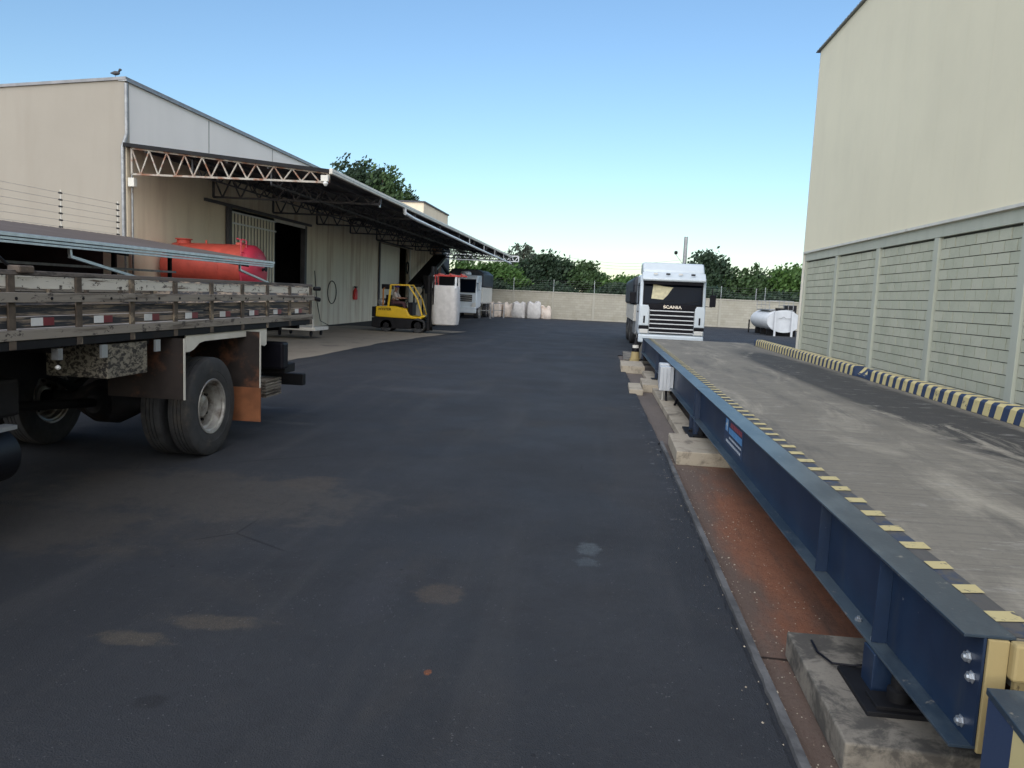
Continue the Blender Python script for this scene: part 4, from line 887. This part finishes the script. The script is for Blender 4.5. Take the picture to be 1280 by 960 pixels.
G.build('overhead_guard', MAT['hyyellow'], FK, bevel=.01)
MB().lathe([(-.42, .05), (-.38, .16), (.38, .16), (.42, .05)], (-9.72, 34.5, 1.32), 'Y', 20).build('gas_cylinder', MAT['galvdull'], FK, smooth=True)
MB().tube([(-9.62, Y_a + .05, 1.15), (-9.62, Y_a + .05, 1.9), (-9.55, Y_a + .05, 1.95)], .035, 8).build('exhaust_pipe', MAT['orange'], FK, smooth=True)
MB().box(-9.72, -9.38, Y_a + .1, Y_b - .1, 1.9, 2.12).build('rear_box', MAT['black'], FK, bevel=.02)
for x, r in ((-9.45, .28), (-8.0, .33)):
    for s, yy in ((-1, Y_a + .12), (1, Y_b - .12)):
        b = MB(); b.lathe([(-.12, r * .5), (-.12, r * .93), (-.09, r), (.09, r), (.12, r * .93), (.12, r * .5), (.1, .02)] if s > 0 else [(-.1, .02), (-.12, r * .5), (-.12, r * .93), (-.09, r), (.09, r), (.12, r * .93), (.12, r * .5)], (x, yy, r), 'Y', 28)
        wv = b.build('wheel', MAT['rubber'], FK, smooth=True)
        MB().lathe([(0, r * .42), (s * .03, r * .38), (s * .035, .03)], (x, yy + s * .10, r), 'Y', 20).build('rim', MAT['chassis'], wv)
text('lettering', 'HYSTER', .15, MAT['black'], FK, (-9.52 - fx, Y_a + .018 - fyy, 1.0), (R(90), 0, 0), .003, 1.1, .003)
M_ = MB()
for yy in (34.2, 34.85): M_.box(-7.62, -7.5, yy - .06, yy + .06, .1, 2.55); M_.box(-7.48, -7.38, yy - .04, yy + .1, .3, 3.0)
for z in (.3, 1.1, 1.9, 2.48): M_.box(-7.62, -7.5, 34.26, 34.79, z, z + .1)
M_.build('mast', MAT['chassis'], FK, bevel=.006)
MB().tube([(-7.56, 34.52, .3), (-7.56, 34.52, 2.3)], .05, 10).tube([(-7.56, 34.4, .3), (-7.56, 34.4, 2.6)], .03, 8).build('lift_cylinder', MAT['chrome'], FK, smooth=True)
C_ = MB(); C_.box(-7.36, -7.30, 34.0, 35.05, 1.75, 1.85).box(-7.36, -7.30, 34.0, 35.05, 2.2, 2.3)
for yy in (34.05, 34.5, 35.0): C_.box(-7.36, -7.30, yy - .04, yy + .04, 1.3, 2.55)
C_.build('carriage', MAT['chassis'], FK)
FA = MB()
for yy in (34.2, 34.85): FA.box(-7.32, -5.98, yy - .05, yy + .05, 2.58, 2.64); FA.box(-7.34, -7.28, yy - .05, yy + .05, 1.8, 2.64)
for x in (-7.1, -6.6, -6.1): FA.box(x - .03, x + .03, 34.0, 35.05, 2.64, 2.70)
FA.build('lifting_fork', MAT['extred'], FK, bevel=.004)
MB().tube([(-8.45, 34.52, 1.0), (-8.62, 34.52, 1.42)], .03, 8).tube([(-8.65 + .02 * math.cos(t * .52), 34.52 + .17 * math.sin(t * .52), 1.45 + .12 * math.cos(t * .52)) for t in range(13)], .015, 6).build('steering_wheel', MAT['black'], FK, smooth=True)
MB().box(-8.5, -8.3, 34.15, 34.9, .7, 1.35).build('dashboard', MAT['black'], FK, bevel=.03)

# driver
PR = thing('person', (-9.1, 34.5, 1.2), 'driver in purple cap, pale shirt and maroon trousers sitting in the yellow forklift', 'person')
def skinned(name, verts, edges, radii, mat, parent, sub=2):
    me = bpy.data.meshes.new(name); off = PR.location
    me.from_pydata([tuple(Vector(v) - off) for v in verts], edges, []); o = bpy.data.objects.new(name, me); col.objects.link(o); o.parent = parent
    sm = o.modifiers.new('skin', 'SKIN'); sm.use_smooth_shade = True
    for i, r in enumerate(radii): me.skin_vertices[0].data[i].radius = (r, r) if not isinstance(r, tuple) else r
    me.skin_vertices[0].data[0].use_root = True
    ss = o.modifiers.new('sub', 'SUBSURF'); ss.levels = sub; ss.render_levels = sub
    me.materials.append(mat); return o
c = 34.5
V = [(-9.22, c, 1.33), (-9.22, c, 1.55), (-9.18, c, 1.76), (-9.15, c, 1.86), (-9.12, c, 1.93), (-9.10, c, 2.03),                       # pelvis..head
     (-9.17, c - .19, 1.74), (-9.02, c - .25, 1.52), (-8.78, c - .17, 1.52), (-8.70, c - .14, 1.53),                                         # near arm
     (-9.17, c + .19, 1.74), (-9.02, c + .25, 1.52), (-8.78, c + .17, 1.52), (-8.70, c + .14, 1.53),
     (-9.2, c - .1, 1.30), (-8.78, c - .14, 1.30), (-8.66, c - .14, .92), (-8.52, c - .14, .85), (-9.2, c + .1, 1.30), (-8.78, c + .14, 1.30), (-8.66, c + .14, .92), (-8.52, c + .14, .85)]
E_ = [(0, 1), (1, 2), (2, 3), (3, 4), (4, 5), (2, 6), (6, 7), (7, 8), (8, 9), (2, 10), (10, 11), (11, 12), (12, 13), (0, 14), (14, 15), (15, 16), (16, 17), (0, 18), (18, 19), (19, 20), (20, 21)]
rad = [.13, .13, .12, .055, .07, .09, .06, .045, .032, .035, .06, .045, .032, .035, .09, .07, .045, .04, .09, .07, .045, .04]
body = skinned('body', V, E_, rad, MAT['skin'], PR)
skinned('shirt', [V[0], V[1], V[2], V[6], V[7], V[10], V[11]], [(0, 1), (1, 2), (2, 3), (3, 4), (2, 5), (5, 6)], [.145, .15, .14, .075, .058, .075, .058], MAT['shirt'], PR)
skinned('trousers', [V[0], V[14], V[15], V[16], V[18], V[19], V[20]], [(0, 1), (1, 2), (2, 3), (0, 4), (4, 5), (5, 6)], [.15, .105, .09, .065, .105, .09, .065], MAT['trousers'], PR)
MB().lathe([(2.0, .118), (2.08, .116), (2.14, .08), (2.165, .02)], (-9.11, c, 0), 'Z', 16).box(-9.02, -8.92, c - .07, c + .07, 2.035, 2.05).build('cap', MAT['cap'], PR, smooth=True)
for s in (-1, 1):
    hd = MB()
    for k in range(4):
        yy = c + s * (.155 - k * .018); L = (.07, .08, .075, .055)[k]
        hd.tube([(-8.70, yy, 1.545), (-8.70 + L * .6, yy, 1.55), (-8.70 + L, yy, 1.53), (-8.70 + L * .8, yy, 1.505)], [.011, .010, .009, .007], 6)
    hd.tube([(-8.73, c + s * .11, 1.53), (-8.69, c + s * .085, 1.51), (-8.66, c + s * .08, 1.50)], [.012, .011, .008], 6)
    hd.build('hand', MAT['skin'], PR, smooth=True)
    MB().lathe([(-.12, .03), (-.08, .045), (.04, .05), (.12, .045), (.16, .02)], (-8.55, c + s * .14, .85), 'X', 10).build('shoe', MAT['shoe'], PR, smooth=True)
MB().prism([(-9.03, 1.98), (-8.985, 1.955), (-9.02, 1.945)], c - .015, c + .015, 'Y').build('nose', MAT['skin'], PR)

# big bag on the forks
BG = thing('big_bag', (-6.85, 34.52, .4), 'large white woven bulk bag hanging from the red lifting fork', 'bulk bag')
b = MB(); n = 40; rows = [(.40, .86), (.44, .95), (.7, 1.0), (1.2, 1.01), (1.7, .98), (2.02, .95), (2.12, .9)]
for z, sc in rows:
    for j in range(n):
        a = 2 * math.pi * j / n; p = 4.0
        cx_, sy_ = math.cos(a), math.sin(a); r = 1 / (abs(cx_) ** p + abs(sy_) ** p) ** (1 / p)
        wv = 1 + .018 * math.sin(a * 9 + z * 2)
        zz = z + (.06 * abs(math.sin(2 * a)) if z > 2 else 0)
        b.v.append((-6.85 + .60 * sc * r * cx_ * wv, 34.52 + .55 * sc * r * sy_ * wv, zz))
for i in range(len(rows) - 1):
    for j in range(n): b.f.append((i * n + j, i * n + (j + 1) % n, (i + 1) * n + (j + 1) % n, (i + 1) * n + j))
b.f.append(tuple(range(n))[::-1]); b.f.append(tuple(range((len(rows) - 1) * n, len(rows) * n)))
b.build('sack', MAT['bag'], BG, smooth=True)
for sx in (-.5, .5):
    for sy in (-.45, .45):
        MB().bar((-6.85 + sx, 34.52 + sy, 2.05), (-6.85 + sx * .98, 34.52 + sy * .72, 2.6), .09, .012, (0, 1, 0)).build('strap', MAT['whitepaint'], BG)

# far clutter: bags and trestles
for i, (px, py, sc, lb) in enumerate([(-8.6, 64.6, 1.0, 'leftmost pale bulk bag of the pile at the far wall, next to the trestles'), (-7.5, 65.0, 1.0, 'dusty brownish bulk bag second from the left in the pile at the far wall'), (-6.6, 64.8, 1.12, 'tallest white bulk bag in the middle of the pile at the far wall'), (-5.4, 64.7, 1.15, 'wide white bulk bag near the right of the pile at the far wall'), (-4.4, 65.1, .85, 'small slumped bulk bag at the right end of the pile at the far wall')]):
    b = MB(); n = 20; hh = 1.15 * sc
    rows = [(0, .9), (.05, 1.0), (.4, 1.08), (.7, 1.04), (.86, .9), (.93, .55), (.9, .15)]
    for z, s_c in rows:
        for j in range(n):
            a = 2 * math.pi * j / n; r = (1 / (abs(math.cos(a)) ** 5 + abs(math.sin(a)) ** 5) ** (1 / 5)) * (1 + .2 * noise.noise(Vector((math.cos(a) * 2 + i * 7, math.sin(a) * 2, z * 3))))
            b.v.append((px + .5 * sc * s_c * r * math.cos(a), py + .5 * sc * s_c * r * math.sin(a), z * hh + (.16 * noise.noise(Vector((math.cos(a) * 2, math.sin(a) * 2 + i, z))) + .16 * abs(math.sin(2 * a)) ** 3 * (.2 < s_c) * (z > .8)) * (z > 0)))
    for q in range(len(rows) - 1):
        for j in range(n): b.f.append((q * n + j, q * n + (j + 1) % n, (q + 1) * n + (j + 1) % n, (q + 1) * n + j))
    b.f.append(tuple(range((len(rows) - 1) * n, len(rows) * n)))
    tag(b.build('bulk_bag', MAT['bag'] if i in (2, 3) else MAT['bag2'], None, smooth=True), lb, 'bulk bag', 'bulk bags piled at the far wall')
for i, (px, py) in enumerate([(-8.6, 58.8), (-7.9, 61.5)]):
    TS = thing('metal_trestle', (px, py, 0), ['grey metal trestle standing closest beside the loaded truck', 'grey metal trestle between the loaded truck and the bag pile'][i], 'trestle', 'trestles by the loaded truck')
    b = MB(); b.bar((px - .45, py, 1.15), (px + .45, py, 1.15), .06).bar((px - .45, py, .6), (px + .45, py, .6), .05).build('rail', MAT['galvdull'], TS)
    for s in (-1, 1):
        MB().bar((px + s * .42, py - .25, 0), (px + s * .42, py, 1.15), .05).bar((px + s * .42, py + .25, 0), (px + s * .42, py, 1.15), .05).build('leg', MAT['galvdull'], TS)

# white fuel tank at right
WT_ = thing('white_tank', (11.6, 52, 0), 'white oval horizontal tank with top railing by the far wall near the tall hall', 'tank')
b = MB(); b.lathe([(51.0, .02), (50.98, .7), (51.03, .98), (51.08, 1.0), (56.6, 1.0), (56.8, .95), (56.82, .02)], (11.75, 0, .95), 'Y', 44, 1.03, .70).build('shell', MAT['tankwhite'], WT_, smooth=True)
b = MB(); b.lathe([(.0, 1.0), (.05, 1.0)], (11.75, 50.97, .95), 'Y', 44, 1.045, .715).build('end_rim', MAT['whitepaint'], WT_)
for x in (11.2, 12.25): MB().box(x - .06, x + .06, 50.85, 50.95, .0, 1.6).build('end_strut', MAT['whitepaint'], WT_)
MB().tube([(11.4, 50.9, 1.15), (11.6, 50.9, 1.15), (11.7, 50.9, 1.25), (11.85, 50.9, 1.14), (12.15, 50.9, 1.15)], .015, 6).build('pipe', MAT['galvdull'], WT_)
MB().box(11.0, 12.5, 52, 56, 1.60, 1.68).build('walkway', MAT['galvdull'], WT_)
rl = MB()
for yy in (52, 53.3, 54.6, 56):
    for x in (11.0, 12.5): rl.bar((x, yy, 1.68), (x, yy, 2.25), .035)
for x in (11.0, 12.5): rl.bar((x, 52, 2.25), (x, 56, 2.25), .035); rl.bar((x, 52, 1.97), (x, 56, 1.97), .03)
rl.bar((11, 52, 2.25), (12.5, 52, 2.25), .035); rl.bar((11, 56, 2.25), (12.5, 56, 2.25), .035); rl.build('railing', MAT['galvdull'], WT_)
for yy in (51.6, 53.4, 55.2): MB().box(10.85, 12.65, yy, yy + .12, 0, .42).build('cradle', MAT['chassis'], WT_)
MB().lathe([(1.6, .3), (1.78, .3)], (11.6, 51.6, 0), 'Z', 18).build('hatch', MAT['chassis'], WT_)
MB().tube([(10.55, 56.0, 0), (10.55, 56.0, .9)], .05, 8).build('valve_pipe', MAT['chassis'], WT_)
RX = MB(); RX.box(13.0, 13.7, 56, 57, 0, 2.0); tag(RX.build('grey_cabinet', MAT['chassis'], None, bevel=.02), 'dark grey cabinet at the far wall right behind the white tank', 'cabinet')

# ------------------------------------------------------------------ poles and wires beyond
def pole(x, y, h, r, label, arm=False):
    T = thing('utility_pole', (x, y, 0), label, 'pole')
    MB().tube([(x, y, 0), (x, y, h)], [r, r * .75], 10).build('shaft', MAT['galvdull'], T, smooth=True)
    if arm:
        MB().bar((x - .9, y, h - 3.1), (x + .3, y, h - 3.2), .07).build('crossarm', MAT['chassis'], T)
        MB().lathe([(-.2, .02), (-.16, .14), (0, .18), (.14, .14), (.18, .02)], (x - .9, y, h - 1.6), 'Z', 14).build('lamp', MAT['chassis'], T, smooth=True)
        MB().bar((x - .9, y, h - 1.8), (x, y, h - 2.9), .03).build('lamp_arm', MAT['chassis'], T)
pole(8.3, 80, 8.4, .24, 'tall grey pole rising behind the white truck cab', True)
pole(-3.3, 82, 6.3, .08, 'thin pole standing among the trees left of the white truck')
pole(13.2, 68, 3.3, .05, 'short pole with a small white top behind the far wall')
WR = MB()
for k in range(3):
    WR.tube([(-3.3 + (11.6) * t / 12, 82 - 2 * t / 12, 5.4 + k * .3 - .5 * math.sin(math.pi * t / 12) + .15 * t / 12) for t in range(13)], .012, 4)
tag(WR.build('overhead_wires', MAT['galvdull']), 'thin overhead wires between the two poles above the trees', 'wires')

# ------------------------------------------------------------------ trees
def tree(name, x, y, crown, leaf, label, trunk_h, nleaf=3500, size=.28, group='trees beyond the boundary wall', tr=.22):
    T = thing(name, (x, y, 0), label, 'tree', group)
    top = max(c[2] + c[5] * .4 for c in crown)
    b = MB(); b.tube([(x, y, -.05), (x + .1, y, trunk_h * .5), (x, y, trunk_h), (x + .05, y, top)], [tr, tr * .8, tr * .6, .04], 8)
    for c in crown:
        b.tube([(x, y, trunk_h * .7), (x + (c[0]) * .5, y + c[1] * .5, (trunk_h + c[2]) * .5), (x + c[0], y + c[1], c[2])], [tr * .5, tr * .3, .03], 6)
    b.build('trunk', MAT['bark'], T, smooth=True)
    rnd = random.Random(hash((round(x, 2), round(y, 2))) & 0xffff)
    vol = [c[3] * c[4] * c[5] for c in crown]; tot = sum(vol)
    L = MB()
    for c, v_ in zip(crown, vol):
        ncl = max(6, int(nleaf / 22 * v_ / tot))
        for _ in range(ncl):
            while True:
                p = Vector((rnd.uniform(-1, 1), rnd.uniform(-1, 1), rnd.uniform(-1, 1)))
                if .25 < p.length < 1: break
            p = p * (.55 + .5 * rnd.random() ** .5) if p.length < .6 else p
            cc = Vector((x + c[0] + p.x * c[3], y + c[1] + p.y * c[4], c[2] + p.z * c[5])); cr_ = rnd.uniform(.25, .6) * min(1.6, (c[3] + c[5]) / 3 + .3)
            for _l in range(22):
                d = Vector((rnd.gauss(0, 1), rnd.gauss(0, 1), rnd.gauss(0, .8))) * cr_ * .55; q = cc + d
                s_ = size * rnd.uniform(.5, 1.1); a = Vector((rnd.gauss(0, 1), rnd.gauss(0, 1), rnd.gauss(0, .6))).normalized(); t = a.orthogonal().normalized(); u = a.cross(t)
                t = t * s_; u = u * s_ * .5
                L.add([q - t, q + u, q + t, q - u], [(0, 1, 2, 3)])
    me_o = L.build('crown', LEAF[leaf], T)
    return T
def at(px, py, Y):
    r = Mw @ Vector((px - 640, py - 480, FPX)); t = Y / r.y; return r.x * t, EYE + r.z * t
def crown_px(x0, lst, Y):
    """lst of (px, py, rx, rz) -> ellipsoids"""
    out = []
    for (px, py, rx, rz) in lst:
        X, Z = at(px, py, Y); out.append((X - x0, random.uniform(-.8, .8), Z, rx, rx, rz))
    return out
def T(name, Y, lst, leaf, label, nleaf=3500, size=.28, **k):
    x0, _ = at(lst[0][0], lst[0][1], Y); cr = crown_px(x0, lst, Y); th = max(1.0, min(c[2] - c[5] for c in cr)); return tree(name, x0, Y, cr, leaf, label, th, nleaf, size, **k)
BH = 'trees rising behind the warehouse'
T('tree', 84, [(445, 222, 2.4, 2.2), (462, 232, 3, 2.6), (430, 232, 1.6, 1.8), (455, 255, 3.4, 3.0)], 'dark', 'large dense tree rising behind the warehouse canopy, leftmost of the trees there', 5500, .3, group=BH)
T('tree', 82, [(478, 228, 1.7, 2.2), (484, 245, 2.2, 2.6), (488, 268, 2.6, 2.6)], 'mid', 'rounded tree in the middle of the group behind the warehouse canopy', 3500, .28, group=BH)
T('tree', 86, [(502, 240, 1.0, 1.1), (503, 252, 1.4, 1.8), (505, 272, 1.8, 2.2)], 'dark', 'smaller pointed tree at the right of the group behind the warehouse canopy', 2500, .26, group=BH)
T('tree', 76, [(592, 348, 2.0, 1.6), (578, 345, 1.6, 1.3), (606, 352, 1.8, 1.4)], 'bright', 'bright green bushy tree above the loaded truck at the far wall', 4500, .24)
T('tree', 74, [(625, 350, 1.8, 1.6), (640, 354, 1.4, 1.2), (612, 345, 1.2, 1.2)], 'bright', 'bright green bush over the far wall right of the loaded truck', 4500, .24)
T('tree', 84, [(655, 314, 1.2, .8), (640, 322, 1.2, .7), (670, 322, 1.0, .7), (652, 332, 1.9, .9), (585, 322, 1.2, .8)], 'grey', 'tall airy grey green tree with see-through crown', 2600, .22)
T('tree', 80, [(655, 350, 1.9, 1.9), (645, 356, 1.6, 1.4)], 'dark', 'dark tree under the tall airy crown', 4000, .26)
T('tree', 79, [(685, 342, 2.2, 1.8), (700, 346, 1.8, 1.7), (672, 350, 1.8, 1.4), (706, 330, .7, .9), (686, 326, .6, .7)], 'dark', 'broad dark green tree beside the thin pole', 5500, .26)
T('tree', 78, [(733, 348, 1.5, 1.3), (730, 337, .8, .9), (742, 355, 1.5, 1.0)], 'mid', 'rounded mid green tree standing alone between the thin pole and the white truck', 3800, .24)
T('tree', 77, [(775, 357, 2.2, .75), (788, 354, 1.2, .9)], 'bright', 'low light green tree just left of the white truck', 3000, .22)
T('tree', 80, [(880, 336, 1.8, 1.6), (890, 345, 1.9, 1.8), (868, 350, 1.5, 1.6), (886, 358, 2.2, 1.5)], 'dark', 'dense dark tree directly right of the white truck cab', 6000, .26)
T('tree', 79, [(906, 342, .4, 1.3), (915, 350, .6, 1.2), (910, 362, 1.8, 1.0)], 'mid', 'small mid green tree second from the white truck', 3000, .24)
T('tree', 78, [(934, 344, .5, 1.3), (944, 342, .45, 1.4), (940, 358, 1.6, 1.2), (930, 362, 1.4, 1.0)], 'mid', 'uneven tree with pointed tips behind the white tank', 3400, .24)
T('tree', 81, [(958, 352, 1.0, 1.4), (954, 362, 1.6, 1.2), (966, 364, 1.4, 1.0)], 'grey', 'sparse greyish tree between the pointed tree and the bright rightmost tree', 1900, .22)
T('tree', 78, [(985, 350, 1.7, 1.4), (996, 354, 1.6, 1.4), (976, 360, 1.6, 1.2), (990, 364, 2.2, 1.2)], 'bright', 'bright green tree next to the corner of the tall hall', 5000, .25)
# low undergrowth behind the wall
U = MB(); rnd = random.Random(3)
for i in range(17000):
    x = rnd.uniform(-18, 26); hgt = 2.9 + 1.0 * noise.noise(Vector((x * .35, 0, 0))); y = fy(x) + rnd.uniform(2.5, 9); z = rnd.uniform(1.3, hgt)
    s_ = rnd.uniform(.12, .28); a_ = Vector((rnd.gauss(0, 1), rnd.gauss(0, 1), rnd.gauss(0, .6))).normalized(); t = a_.orthogonal().normalized() * s_; u = a_.cross(t) * .5
    q = Vector((x, y, z)); U.add([q - t, q + u, q + t, q - u], [(0, 1, 2, 3)])
o = U.build('undergrowth', LEAF['dark'], kind='stuff'); tag(o, 'green undergrowth along the outside of the far wall', 'bushes')
